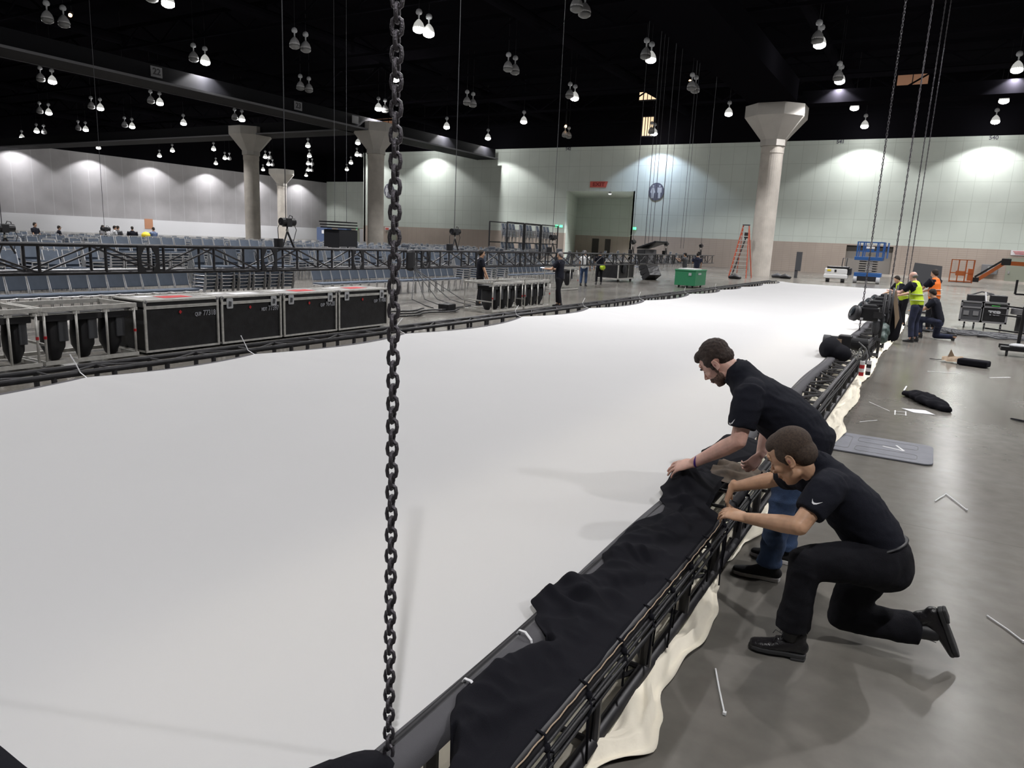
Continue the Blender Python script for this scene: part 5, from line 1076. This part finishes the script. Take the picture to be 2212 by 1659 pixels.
def shoe(t, ankle, F, U, kind, L_=.27, names=('shoe', 'sole')):
    """F = towards the toes, U = up through the ankle"""
    T = Matrix.Translation(V(ankle)) @ basis(F, U).to_4x4(); side = T.to_3x3() @ V((1, 0, 0))
    def q(y, z): return T @ V((0, y * L_ / .27, z))
    g = MB(); g.loft([(q(-.055, -.045), .032, .035), (q(-.02, -.035), .036, .045), (q(.03, -.045), .038, .042), (q(.08, -.058), .042, .028), (q(.13, -.064), .043, .023), (q(.165, -.066), .034, .019)], side, n=18)
    g.loft([(q(-.035, -.02), .038, .036), (q(-.03, .02), .038, .042)], side, n=14)
    remesh(g, names[0], {'dress': 'leather', 'vans': 'suede', 'boot': 'black'}[kind], t, .007 if kind != 'boot' else .015, 3, off=t.location)
    pts = [(-.078, .0), (-.07, .028), (-.03, .033), (.03, .036), (.09, .045), (.14, .046), (.172, .034), (.187, .0), (.172, -.03), (.14, -.042), (.09, -.043), (.03, -.033), (-.03, -.033), (-.07, -.028)]
    o = T @ V((0, 0, -.094)); ax, ay, az = (T.to_3x3() @ V((1, 0, 0))), (T.to_3x3() @ V((0, 1, 0))), (T.to_3x3() @ V((0, 0, 1)))
    s_ = MB().prism([(b, a * L_ / .27) for a, b in pts], o, ax, ay, az, .022 if kind != 'vans' else .026)
    if kind == 'dress': s_.prism([(b, a * L_ / .27) for a, b in [(-.078, 0), (-.07, .029), (-.03, .034), (-.005, .034), (-.005, -.034), (-.03, -.034), (-.07, -.029)]], o - az * .014, ax, ay, az, .016)
    P(s_, names[1], {'dress': 'sole', 'vans': 'wsole', 'boot': 'sole'}[kind], t, bev=.005)
    if kind != 'boot':
        g = MB()
        for k in range(4):
            y = .03 + k * .017; z = -.008 - k * .009; g.tube([T @ V((-.024, y * L_ / .27, z - .008)), T @ V((0, y * L_ / .27 + .005, z + .004)), T @ V((.024, y * L_ / .27, z - .008))], .0022, n=5)
        if kind == 'dress':
            for sx in (-1, 1): g.tube([T @ V((0, .028, .0)), T @ V((sx * .02, .04, .022)), T @ V((sx * .035, .05, .0)), T @ V((sx * .012, .04, -.0))], .002, n=5); g.tube([T @ V((0, .028, .0)), T @ V((sx * .03, .07, .006)), T @ V((sx * .04, .08, -.02))], .002, n=5)
        P(g, 'laces', 'black', t)
def wrinkle(a, fx, fy, fz, seed=0, a2=.002):
    return lambda p: a * (ridge(nz(p.x * fx + seed, p.y * fy, p.z * fz)) - .55) + a2 * nz(p.x * 40, p.y * 40, p.z * 40)

# ---- the kneeling man --------------------------------------------------------
K = thing('person', 'kneeling man in black polo shirt and black slacks, hands at the right truss', 'person', (.75, 3.65, 0))
hc_ = V((.407, 3.612, .972)); F = V((-.80, .10, -.60)); U = V((-.50, 0, .80)); TH = head_T(hc_, F, U, 1.13)
Lsh, Rsh = V((.600, 3.46, .905)), V((.42, 3.83, .83)); Lel, Rel = V((.512, 3.315, .735)), V((.30, 3.985, .735))
Lwr, Rwr = V((.232, 3.545, .632)), V((.05, 4.03, .615)); sdK = (Lsh - Rsh).normalized()
neckb, chest, mid, waist, pelv = V((.545, 3.65, .935)), V((.60, 3.655, .845)), V((.705, 3.675, .745)), V((.800, 3.69, .640)), V((.835, 3.70, .545))
Lhip, Lkn, Lan = V((.83, 3.60, .54)), V((.545, 3.46, .515)), V((.523, 3.475, .14)); Rhip, Rkn, Ran = V((.83, 3.80, .50)), V((.725, 3.83, .125)), V((1.10, 3.85, .15))
g = MB(); head_blobs(g, TH)
g.loft([(TH @ V((0, -.02, -.03)), .056, .06), (TH @ V((0, -.035, -.08)), .054, .058), (neckb + V((-.02, 0, .0)), .062, .062), (chest, .1, .07)], sdK)
g.loft([(chest, .15, .09), (mid, .14, .09), (waist, .13, .09), (pelv, .14, .1)], sdK)
limb(g, [(Lsh, .05, .05), (Lsh.lerp(Lel, .5), .047, .047), (Lel, .042, .042)], sdK); limb(g, [(Lel, .043, .043), (Lel.lerp(Lwr, .28), .044, .042), (Lel.lerp(Lwr, .7), .034, .031), (Lwr, .028, .022)], (0, 0, 1))
limb(g, [(Rsh, .05, .05), (Rsh.lerp(Rel, .5), .047, .047), (Rel, .042, .042)], sdK); limb(g, [(Rel, .043, .043), (Rel.lerp(Rwr, .28), .044, .042), (Rel.lerp(Rwr, .7), .034, .031), (Rwr, .028, .022)], (0, 0, 1))
hand_blobs(g, Lwr, V((-.14, .06, -.01)), (.0, -.42, .9), side=-1, curl=(16, 19, 23, 27), thumb=(14, 8), spread=3, size=1.08)
hand_blobs(g, Rwr, V((-.03, .01, -.11)), (-.8, -.3, .3), side=-1, curl=(30, 30, 30, 30), thumb=(25, 20), spread=4, size=1.0)
for a, b, c in ((Lhip, Lkn, Lan), (Rhip, Rkn, Ran)): limb(g, [(a, .07, .07), (b, .05, .05)], sdK); limb(g, [(b, .05, .05), (c, .036, .036)], sdK)
remesh(g, 'body', 'skinK', K, .0045, 4, off=K.location, dec=.5)
ear_shade(K, TH, K.location)
g = MB(); g.ell((0, -.022, .05), (.0785, .0905, .080), T=TH, nu=24, nv=16); g.ell((0, -.05, .0), (.068, .06, .07), T=TH); g.ell((0, .014, .074), (.064, .068, .050), T=TH)
for s in (-1, 1): g.ell((s * .0655, .008, .03), (.0105, .034, .038), T=TH); g.ell((s * .07, .010, .0), (.007, .011, .02), T=TH)
remesh(g, 'hair', 'hairK', K, .005, 3, off=K.location)
g = MB()
for s in (-1, 1): g.tube([TH @ V((s * .014, .093, .026)), TH @ V((s * .03, .0905, .032)), TH @ V((s * .047, .077, .027))], [.003, .0042, .002], n=6)
P(g, 'eyebrows', 'hairK', K, smooth=True); g = MB()
for s in (-1, 1): g.tube([TH @ V((s * .018, .0815, .006)), TH @ V((s * .03, .0835, .0035)), TH @ V((s * .043, .078, .007))], .0016, n=5)
P(g, 'eyelashes', 'hair', K); P(MB().tube([TH @ V((-.019, .094, -.057)), TH @ V((0, .0995, -.0565)), TH @ V((.019, .094, -.057))], .0026, n=6), 'mouth', 'lips', K, smooth=True)
g = MB()
g.loft([(neckb + V((-.005, 0, .005)), .10, .075), (chest + V((.0, 0, .005)), .19, .115), (mid + V((-.005, 0, .005)), .178, .132), (waist + V((-.005, 0, .0)), .165, .128), (waist.lerp(pelv, .5), .165, .13)], sdK, n=24)
g.ell(tuple(Lsh.lerp(chest, .35)), (.09, .09, .085)); g.ell(tuple(Rsh.lerp(chest, .35)), (.09, .09, .085))
for a, b in ((Lsh, Lel), (Rsh, Rel)):
    g.loft([(a.lerp(chest, .2), .085, .085), (a.lerp(b, .15), .08, .08), (a.lerp(b, .68), .072, .070)], sdK, n=18, rnd=False)
remesh(g, 'polo_shirt', 'polo', K, .009, 5, off=K.location, disp=wrinkle(.007, 6, 5, 15, 3)); shirtK = bpy.data.objects[K.children[-1].name]
g = MB(); c0 = neckb.lerp(TH @ V((0, -.035, -.08)), .42); ax = (TH @ V((0, -.035, -.08)) - neckb).normalized(); A, B, D = frame(ax, sdK)
for rr_, dz in ((.068, .02), (.074, .0), (.08, -.02)):
    g.tube([c0 + ax * dz + (A * cos(k * pi / 10) + B * sin(k * pi / 10)) * rr_ for k in range(20)], .009, n=6, closed=True)
remesh(g, 'collar', 'polo', K, .006, 3, off=K.location)
g = MB(); g.loft([(waist.lerp(pelv, .35), .158, .122), (pelv, .172, .142), (pelv + V((.03, .0, -.05)), .165, .13)], sdK, n=24)
g.loft([(Lhip + V((.02, 0, 0)), .10, .125), (Lhip.lerp(Lkn, .5), .092, .098), (Lkn, .076, .082)], sdK, n=20); g.loft([(Lkn, .076, .078), (Lkn.lerp(Lan, .4), .078, .076), (Lkn.lerp(Lan, .96), .074, .082)], sdK, n=20, rnd=False); g.ell(tuple(Lkn), (.08, .08, .08))
g.loft([(Rhip + V((0, 0, -.02)), .10, .125), (Rhip.lerp(Rkn, .5), .092, .105), (Rkn + V((0, 0, .03)), .078, .09)], sdK, n=20); g.loft([(Rkn, .074, .078), (Rkn.lerp(Ran, .5), .076, .08), (Rkn.lerp(Ran, .92), .074, .08)], sdK, n=20, rnd=False); g.ell(tuple(Rkn), (.085, .08, .085))
remesh(g, 'trousers', 'slacks', K, .010, 5, off=K.location, disp=wrinkle(.008, 8, 7, 9, 11))
P(MB().tube([waist.lerp(pelv, .42) + (sdK * cos(k * pi / 12) * .162 + sdK.cross((pelv - waist).normalized()) * sin(k * pi / 12) * .127) for k in range(24)], .016, n=6, closed=True, flat=.4), 'belt', 'belt', K, smooth=True)
for a, b in ((Lkn, Lan), (Rkn, Ran)): P(MB().loft([(a.lerp(b, .85), .045, .045), (b.lerp(a, -.06), .042, .042)], sdK), 'sock', 'black', K, smooth=True)
shoe(K, Lan - V((.0, 0, .032)), (-.97, -.2, 0), (0, 0, 1), 'dress', L_=.275)
shoe(K, Ran + V((-.015, 0, .035)), (.42, .08, -.9), (-.85, 0, -.45), 'dress', L_=.27)

# ---- the bending man ---------------------------------------------------------
B_ = thing('person', 'bearded man in black polo shirt and blue jeans bending over the right truss', 'person', (.25, 4.42, 0))
hc_ = V((-.190, 4.395, 1.262)); F = V((-.70, .06, -.74)); U = V((-.72, 0, .70)); TS = head_T(hc_, F, U, 1.10)
Lsh, Rsh = V((.055, 4.205, 1.135)), V((.0, 4.61, 1.10)); Lel, Rel = V((.035, 4.135, .865)), V((.09, 4.73, .80)); Lwr, Rwr = V((-.240, 4.225, .652)), V((.082, 4.62, .672)); sd = (Lsh - Rsh).normalized()
neckb, chest, mid, waist, pelv = V((-.07, 4.40, 1.215)), V((.03, 4.405, 1.115)), V((.18, 4.415, 1.025)), V((.30, 4.42, .925)), V((.355, 4.425, .80))
Lhip, Lkn, Lan = V((.34, 4.315, .78)), V((.295, 4.285, .47)), V((.262, 4.29, .125)); Rhip, Rkn, Ran = V((.33, 4.52, .77)), V((.305, 4.575, .44)), V((.30, 4.60, .125))
g = MB(); head_blobs(g, TS)
g.loft([(TS @ V((0, -.02, -.03)), .062, .066), (TS @ V((0, -.035, -.08)), .06, .066), (neckb + V((-.01, 0, .0)), .066, .068), (chest, .11, .08)], sd)
g.loft([(chest, .16, .10), (mid, .15, .10), (waist, .14, .10), (pelv, .14, .10)], sd)
limb(g, [(Lsh, .055, .055), (Lsh.lerp(Lel, .5), .052, .052), (Lel, .047, .047)], sd); limb(g, [(Lel, .048, .047), (Lel.lerp(Lwr, .28), .050, .047), (Lel.lerp(Lwr, .7), .038, .034), (Lwr, .031, .024)], (0, 0, 1))
limb(g, [(Rsh, .055, .055), (Rsh.lerp(Rel, .5), .052, .052), (Rel, .047, .047)], sd); limb(g, [(Rel, .047, .046), (Rel.lerp(Rwr, .3), .046, .044), (Rwr, .030, .024)], (1, 0, 0))
hand_blobs(g, Lwr, V((-.11, .01, -.045)), (-.25, -.55, .8), side=-1, curl=(20, 16, 17, 20), thumb=(30, 12), spread=9, size=1.15)
hand_blobs(g, Rwr, V((-.05, -.04, -.07)), (.6, -.4, .3), side=1, curl=(38, 40, 42, 42), thumb=(30, 25), spread=4, size=1.02)
for a, b, c in ((Lhip, Lkn, Lan), (Rhip, Rkn, Ran)): limb(g, [(a, .07, .07), (b, .05, .05)], sd); limb(g, [(b, .05, .05), (c, .036, .036)], sd)
remesh(g, 'body', 'skinS', B_, .0045, 4, off=B_.location, dec=.5)
ear_shade(B_, TS, B_.location)
g = MB(); g.ell((0, -.02, .06), (.0790, .0915, .0820), T=TS, nu=24, nv=16); g.ell((0, -.052, .012), (.067, .056, .056), T=TS); g.ell((0, .045, .092), (.052, .046, .033), T=TS); g.ell((0, .078, .084), (.038, .016, .014), T=TS)
for s in (-1, 1): g.ell((s * .066, .016, .035), (.013, .03, .036), T=TS); g.ell((s * .07, .014, .0), (.0075, .013, .024), T=TS)
remesh(g, 'hair', 'hairS', B_, .005, 3, off=B_.location, disp=lambda p: .004 * nz(p.x * 60, p.y * 90, p.z * 60))
g = MB(); g.ell((0, .032, -.058), (.0545, .0515, .048), T=TS); g.ell((0, .053, -.089), (.0355, .0335, .025), T=TS); g.ell((0, .073, -.095), (.0185, .0148, .015), T=TS)
for s in (-1, 1): g.ell((s * .0455, .018, -.065), (.0172, .034, .0225), T=TS); g.ell((s * .0625, .012, -.03), (.0055, .011, .026), T=TS)
g.ell((0, .0885, -.0445), (.023, .009, .0055), T=TS)
for s in (-1, 1): g.ell((s * .024, .082, -.058), (.007, .011, .016), T=TS)
remesh(g, 'beard', 'beard', B_, .0045, 3, off=B_.location)
g = MB()
for s in (-1, 1): g.tube([TS @ V((s * .012, .094, .026)), TS @ V((s * .03, .0915, .033)), TS @ V((s * .049, .077, .027))], [.0035, .005, .0025], n=6)
P(g, 'eyebrows', 'hairS', B_, smooth=True); g = MB()
for s in (-1, 1): g.tube([TS @ V((s * .018, .0815, .007)), TS @ V((s * .03, .0838, .004)), TS @ V((s * .043, .078, .007))], .0017, n=5)
P(g, 'eyelashes', 'hair', B_); P(MB().tube([TS @ V((-.018, .095, -.057)), TS @ V((0, .1005, -.0568)), TS @ V((.018, .095, -.057))], .0032, n=6), 'mouth', 'lips', B_, smooth=True)
g = MB()
g.loft([(neckb + V((.02, 0, .0)), .12, .09), (chest + V((.0, 0, .0)), .205, .13), (mid + V((.0, 0, -.01)), .20, .16), (waist + V((.01, 0, -.01)), .19, .165), (waist.lerp(pelv, .55) + V((.03, 0, .0)), .185, .16)], sd, n=24)
g.ell(tuple(Lsh.lerp(chest, .35)), (.1, .1, .095)); g.ell(tuple(Rsh.lerp(chest, .35)), (.1, .1, .095))
for a, b in ((Lsh, Lel), (Rsh, Rel)): g.loft([(a.lerp(chest, .2), .095, .095), (a.lerp(b, .15), .09, .09), (a.lerp(b, .72), .082, .082)], sd, n=18, rnd=False)
g.ell((.47, 4.44, .90), (.05, .12, .06))
remesh(g, 'polo_shirt', 'polo', B_, .009, 5, off=B_.location, disp=wrinkle(.008, 6, 5, 13, 8)); shirtB = B_.children[-1]
g = MB(); nk = TS @ V((0, -.035, -.08)); c0 = neckb.lerp(nk, .45); ax = (nk - neckb).normalized(); A, B, D = frame(ax, sd)
for rr_, dz in ((.075, .022), (.082, .0), (.09, -.022)): g.tube([c0 + ax * dz + (A * cos(k * pi / 10) + B * sin(k * pi / 10)) * rr_ for k in range(20)], .01, n=6, closed=True)
remesh(g, 'collar', 'polo', B_, .006, 3, off=B_.location)
g = MB(); g.loft([(waist.lerp(pelv, .4), .16, .13), (pelv, .17, .135), (pelv + V((0, 0, -.05)), .16, .12)], sd, n=24)
for a, b, c in ((Lhip, Lkn, Lan), (Rhip, Rkn, Ran)):
    g.loft([(a, .09, .10), (a.lerp(b, .5), .086, .09), (b, .074, .078)], sd, n=20); g.loft([(b, .074, .076), (b.lerp(c, .5), .070, .072), (b.lerp(c, .93), .066, .07), (c + V((0, 0, -.03)), .07, .075)], sd, n=20, rnd=False)
remesh(g, 'jeans', 'denim', B_, .010, 4, off=B_.location, disp=wrinkle(.009, 6, 6, 16, 21))
P(MB().tube([Lel.lerp(Lwr, .90) + (V((0, 0, 1)) * cos(k * pi / 9) * .033 + (Lwr - Lel).normalized().cross(V((0, 0, 1))) * sin(k * pi / 9) * .033) for k in range(18)], .0075, n=6, closed=True), 'wristband', 'purple', B_, smooth=True)
shoe(B_, Lan + V((-.01, 0, -.03)), (-.98, -.12, 0), (0, 0, 1), 'vans', L_=.29); shoe(B_, Ran + V((-.01, 0, -.03)), (-.97, .05, 0), (0, 0, 1), 'vans', L_=.29)
def swoosh(t, shirt, c, ax, ay, s, name='sleeve_mark'):
    """the small white curved tick stitched on the sleeve, laid on the cloth"""
    bpy.context.view_layer.update(); me = shirt.data; bv = BVHTree.FromPolygons([v.co + V(t.location) for v in me.vertices], [tuple(p.vertices) for p in me.polygons])
    top = [(-.5, .30), (-.42, .05), (-.28, -.06), (-.05, -.06), (.5, .10)]; bot = [(.5, .10), (-.05, -.19), (-.32, -.24), (-.50, -.12), (-.5, .30)]
    ax = V(ax).normalized(); ay = V(ay).normalized(); n = ax.cross(ay); vs = []; fs = []
    for (a, b), (q, w_) in zip(top, [bot[4], bot[3], bot[2], bot[1], bot[0]]):
        for px, py in ((a, b), (q, w_)):
            p = V(c) + ax * px * s + ay * py * s; h = bv.ray_cast(p + n * .15, -n); loc = h[0] if h[0] else p; vs.append(loc + n * .0016)
    for i in range(4): fs.append((2 * i, 2 * i + 2, 2 * i + 3, 2 * i + 1))
    P(MB().add(vs, fs), name, 'white', t)
swoosh(K, shirtK, (.575, 3.31, .862), (1, .1, 0), (0, .15, 1), .045)
swoosh(B_, shirtB, (-.005, 4.12, .985), (.7, .0, .6), (-.5, -.1, .8), .05)

# ---- people further off: one builder, each with a pose, clothes and hair of their own
def figure(lb, x, y, face, h=1.68, lean=0, z0=0, arms=((.1, -.02), (.1, -.02)), top='polo', legs='slacks', hair='hair', skin='skin', bald=False, vest=None, vox=.022, shorts=False, knees=None, cap=False, phone=False, step=.0):
    """face = heading in degrees; arms = (L, R): forward reach of elbow/hand; lean = forward tilt of the trunk"""
    s = h / 1.75; t = thing('person', lb, 'person', (x, y, z0)); Rz = Matrix.Rotation(R(face), 3, 'Z')
    W = lambda a, b, c: V(t.location) + Rz @ V((a * s, b * s, c * s))          # a right, b forward, c up
    sdv = Rz @ V((1, 0, 0)); fw_ = Rz @ V((0, 1, 0)); cl, sl = cos(R(lean)), sin(R(lean))
    if knees: hipz = .50
    else: hipz = .92
    def tr(a, b, c): c -= hipz; return W(a, b * cl + c * sl, hipz + c * cl - b * sl)
    dz = hipz - .92
    sh = [tr(q * .19, 0, 1.43 + dz) for q in (-1, 1)]; head = tr(0, .03, 1.63 + dz); hipc = W(0, 0, hipz)
    g = MB(); Hu = (head - hipc).normalized(); T = head_T(head, fw_ * cos(R(lean + 12)) - Z_ * sin(R(lean + 12)), Z_ * cos(R(lean + 12)) + fw_ * sin(R(lean + 12)), s)
    head_blobs(g, T, fine=False); g.loft([(head, .055 * s, .055 * s), (tr(0, 0, 1.46 + dz), .06 * s, .06 * s)], sdv); g.loft([(tr(0, 0, 1.38 + dz), .13 * s, .08 * s), (W(0, 0, hipz), .12 * s, .09 * s)], sdv)
    el = []; ha = []
    for i, q in enumerate((-1, 1)):
        a = arms[i]; e = sh[i] + (fw_ * a[0] * .8 + sdv * q * .07 - Z_ * sqrt(max(.001, .30 ** 2 - (a[0] * .8) ** 2)) ) * s; hnd = e + (fw_ * a[0] * 1.0 - sdv * q * (.10 if a[0] > .12 else -.0) + Z_ * a[1] - (Z_ * .25 if a[0] <= .12 else Z_ * .0)) * s
        el.append(e); ha.append(hnd); limb(g, [(sh[i] - Z_ * .01, .04 * s, .04 * s), (e, .042 * s, .042 * s)], sdv); limb(g, [(e, .042 * s, .042 * s), (hnd, .03 * s, .03 * s)], sdv if a[0] <= .12 else Z_); d = (hnd - e).normalized(); limb(g, [(hnd, .032 * s, .018 * s), (hnd + d * .07 * s, .04 * s, .018 * s), (hnd + d * .13 * s, .03 * s, .016 * s)], sdv)
    legs_ = []
    for i, q in enumerate((-1, 1)):
        hp = W(q * .10, 0, hipz - .03)
        if knees: kn, an = (W(q * .12, .42, .50), W(q * .12, .38, .10)) if (i == 0) else (W(q * .12, .05, .08), W(q * .12, -.40, .10))
        else: kn, an = W(q * .12, .03 + step * q, .50), W(q * .13, -.02 + step * 1.6 * q, .09)
        legs_.append((hp, kn, an)); limb(g, [(hp, .08 * s, .08 * s), (kn, .055 * s, .055 * s)], sdv); limb(g, [(kn, .055 * s, .055 * s), (an, .04 * s, .04 * s)], sdv)
    remesh(g, 'body', skin, t, vox * .75, 2, off=t.location)
    g = MB(); g.loft([(tr(0, 0, 1.47 + dz), .10 * s, .07 * s), (tr(0, .0, 1.38 + dz), .20 * s, .115 * s), (tr(0, .01, 1.15 + dz), .18 * s, .13 * s), (W(0, 0, hipz), .175 * s, .13 * s)], sdv)
    for i in range(2): g.loft([(sh[i].lerp(sh[1 - i], .22), .10 * s, .10 * s), (sh[i] + Z_ * .012 * s, .092 * s, .092 * s), (sh[i].lerp(el[i], .7), .072 * s, .072 * s)], sdv, rnd=False)
    remesh(g, 'shirt', top, t, vox, 3, off=t.location, disp=wrinkle(.006, 5, 5, 9, x))
    g = MB(); g.loft([(W(0, 0, hipz + .03), .165 * s, .12 * s), (W(0, 0, hipz - .08), .17 * s, .12 * s)], sdv)
    for hp, kn, an in legs_:
        g.loft([(hp, .095 * s, .10 * s), (kn, .075 * s, .075 * s)], sdv)
        if not shorts: g.loft([(kn, .075 * s, .075 * s), (kn.lerp(an, .9), .06 * s, .065 * s)], sdv, rnd=False)
    remesh(g, 'shorts' if shorts else 'trousers', legs, t, vox, 2, off=t.location)
    for i, (hp, kn, an) in enumerate(legs_):
        if knees and i == 1: shoe(t, an, -Z_ * .8 - fw_ * .3, -fw_ + Z_ * .1, 'boot', L_=.27 * s)
        else: shoe(t, V((an.x, an.y, t.location.z + .094)), fw_, Z_, 'boot', L_=.27 * s)
    if not bald:
        g = MB(); g.ell((0, -.022, .052), (.081, .094, .084), T=T); g.ell((0, -.05, .0), (.07, .06, .07), T=T); remesh(g, 'hair', hair, t, .014, 2, off=t.location)
        if cap: P(MB().ell((0, .09, .062), (.06, .06, .01), T=T), 'cap_peak', 'black', t)
    if bald: g = MB(); g.ell((0, -.045, -.0), (.078, .068, .045), T=T); P(g, 'hair', 'hairg', t, smooth=True)
    if vest:
        g = MB(); g.loft([(tr(0, -.005, 1.44 + dz), .155 * s, .10 * s), (tr(0, .0, 1.36 + dz), .185 * s, .13 * s), (tr(0, .01, 1.15 + dz), .193 * s, .145 * s), (tr(0, 0, .98 + dz), .19 * s, .145 * s)], sdv); remesh(g, 'safety_vest', vest, t, vox * .8, 3, off=t.location)
        for zz in (1.2, 1.05): c = tr(0, 0, zz + dz); P(MB().tube([c + sdv * .197 * s * cos(k * pi / 10) + fw_ * .15 * s * sin(k * pi / 10) for k in range(20)], .022, n=5, closed=True, flat=.3), 'reflective_band', 'reflect', t)
    if phone: P(MB().box(tuple(ha[0] + fw_ * .12 + Z_ * .03), (.07, .12, .02)), 'phone', 'phone', t)
    return t
figure('bald man in a yellow safety vest and jeans working at the right truss', .62, 19.35, 68, h=1.66, lean=14, arms=((.27, .02), (.25, -.08)), legs='denimd', bald=True, vest='vestY', vox=.014, skin='skinS')
figure('man in an orange safety vest behind the yellow-vested man', .95, 22.6, 60, h=1.68, lean=6, arms=((.24, -.1), (.24, -.1)), vest='vestO', vox=.018)
figure('kneeling man in dark clothes behind the yellow-vested man, one foot raised', 1.12, 20.6, 80, h=1.66, lean=18, arms=((.25, -.05), (.25, -.05)), knees=True, vox=.018, top='polo', legs='denimd')
figure('man in a yellow vest half hidden beyond the fixtures on the truss', .2, 23.6, 120, h=1.5, lean=25, arms=((.2, -.05), (.2, -.05)), vest='vestY', vox=.02)
figure('man in black with a cap standing behind the middle rack, facing right', -10.7, 17.9, -48, h=1.62, arms=((.11, .02), (.11, .0)), cap=True, vox=.016)
figure('man in black looking at his phone beside the middle rack', -9.0, 19.75, 95, h=1.66, arms=((.24, .0), (.22, .0)), hair='hairg', phone=True, vox=.014, step=.06)
figure('man in a white shirt and jeans standing at the background truss', -13.2, 30.6, 10, h=1.62, top='white2', legs='denim', hair='hairg')
figure('man in black with a green bag at his hip, beside the white-shirted man', -13.3, 32.6, 30, h=1.6, top='polo', legs='slacks')
t = thing('hip_bag', 'yellow-green bag at the hip of the man in black by the truss', 'bag', (-13.05, 32.4, .85)); MB().ell((0, 0, 0), (.14, .14, .13)).build('pouch', 'vestY', t, smooth=True)
figure('man in grey reaching up beside the line array', -11.7, 41.2, 80, h=1.66, top='dgrey', legs='dgrey', arms=((.28, .15), (.28, .15)), step=.05)
figure('man in a dark shirt and shorts walking left of the green job box', -11.2, 41.9, 20, h=1.68, top='denimd', legs='dgrey', shorts=True, step=.12, arms=((.15, .1), (.1, 0)))
figure('person with long hair in black standing at the far left behind the chairs', -40, 20.2, -60, h=1.74, vox=.03)
figure('man in black with a cap at the far left, right of the long-haired person', -40.2, 21.5, -20, h=1.62, cap=True, vox=.03)
for i, (x, y, tp, lb) in enumerate(((-40.4, 24.0, 'grey', 'leftmost of the group'), (-40.0, 24.45, 'lgrey', 'second of the group'), (-40.5, 24.95, 'dgrey', 'third of the group'), (-39.8, 25.4, 'polo', 'fourth of the group'), (-40.2, 27.0, 'vend', 'rightmost of the group, at the orange poster'))):
    figure('distant standing person, %s before the white wall band' % lb, x, y, -60 + 40 * i, h=1.74, top=tp, vox=.03)
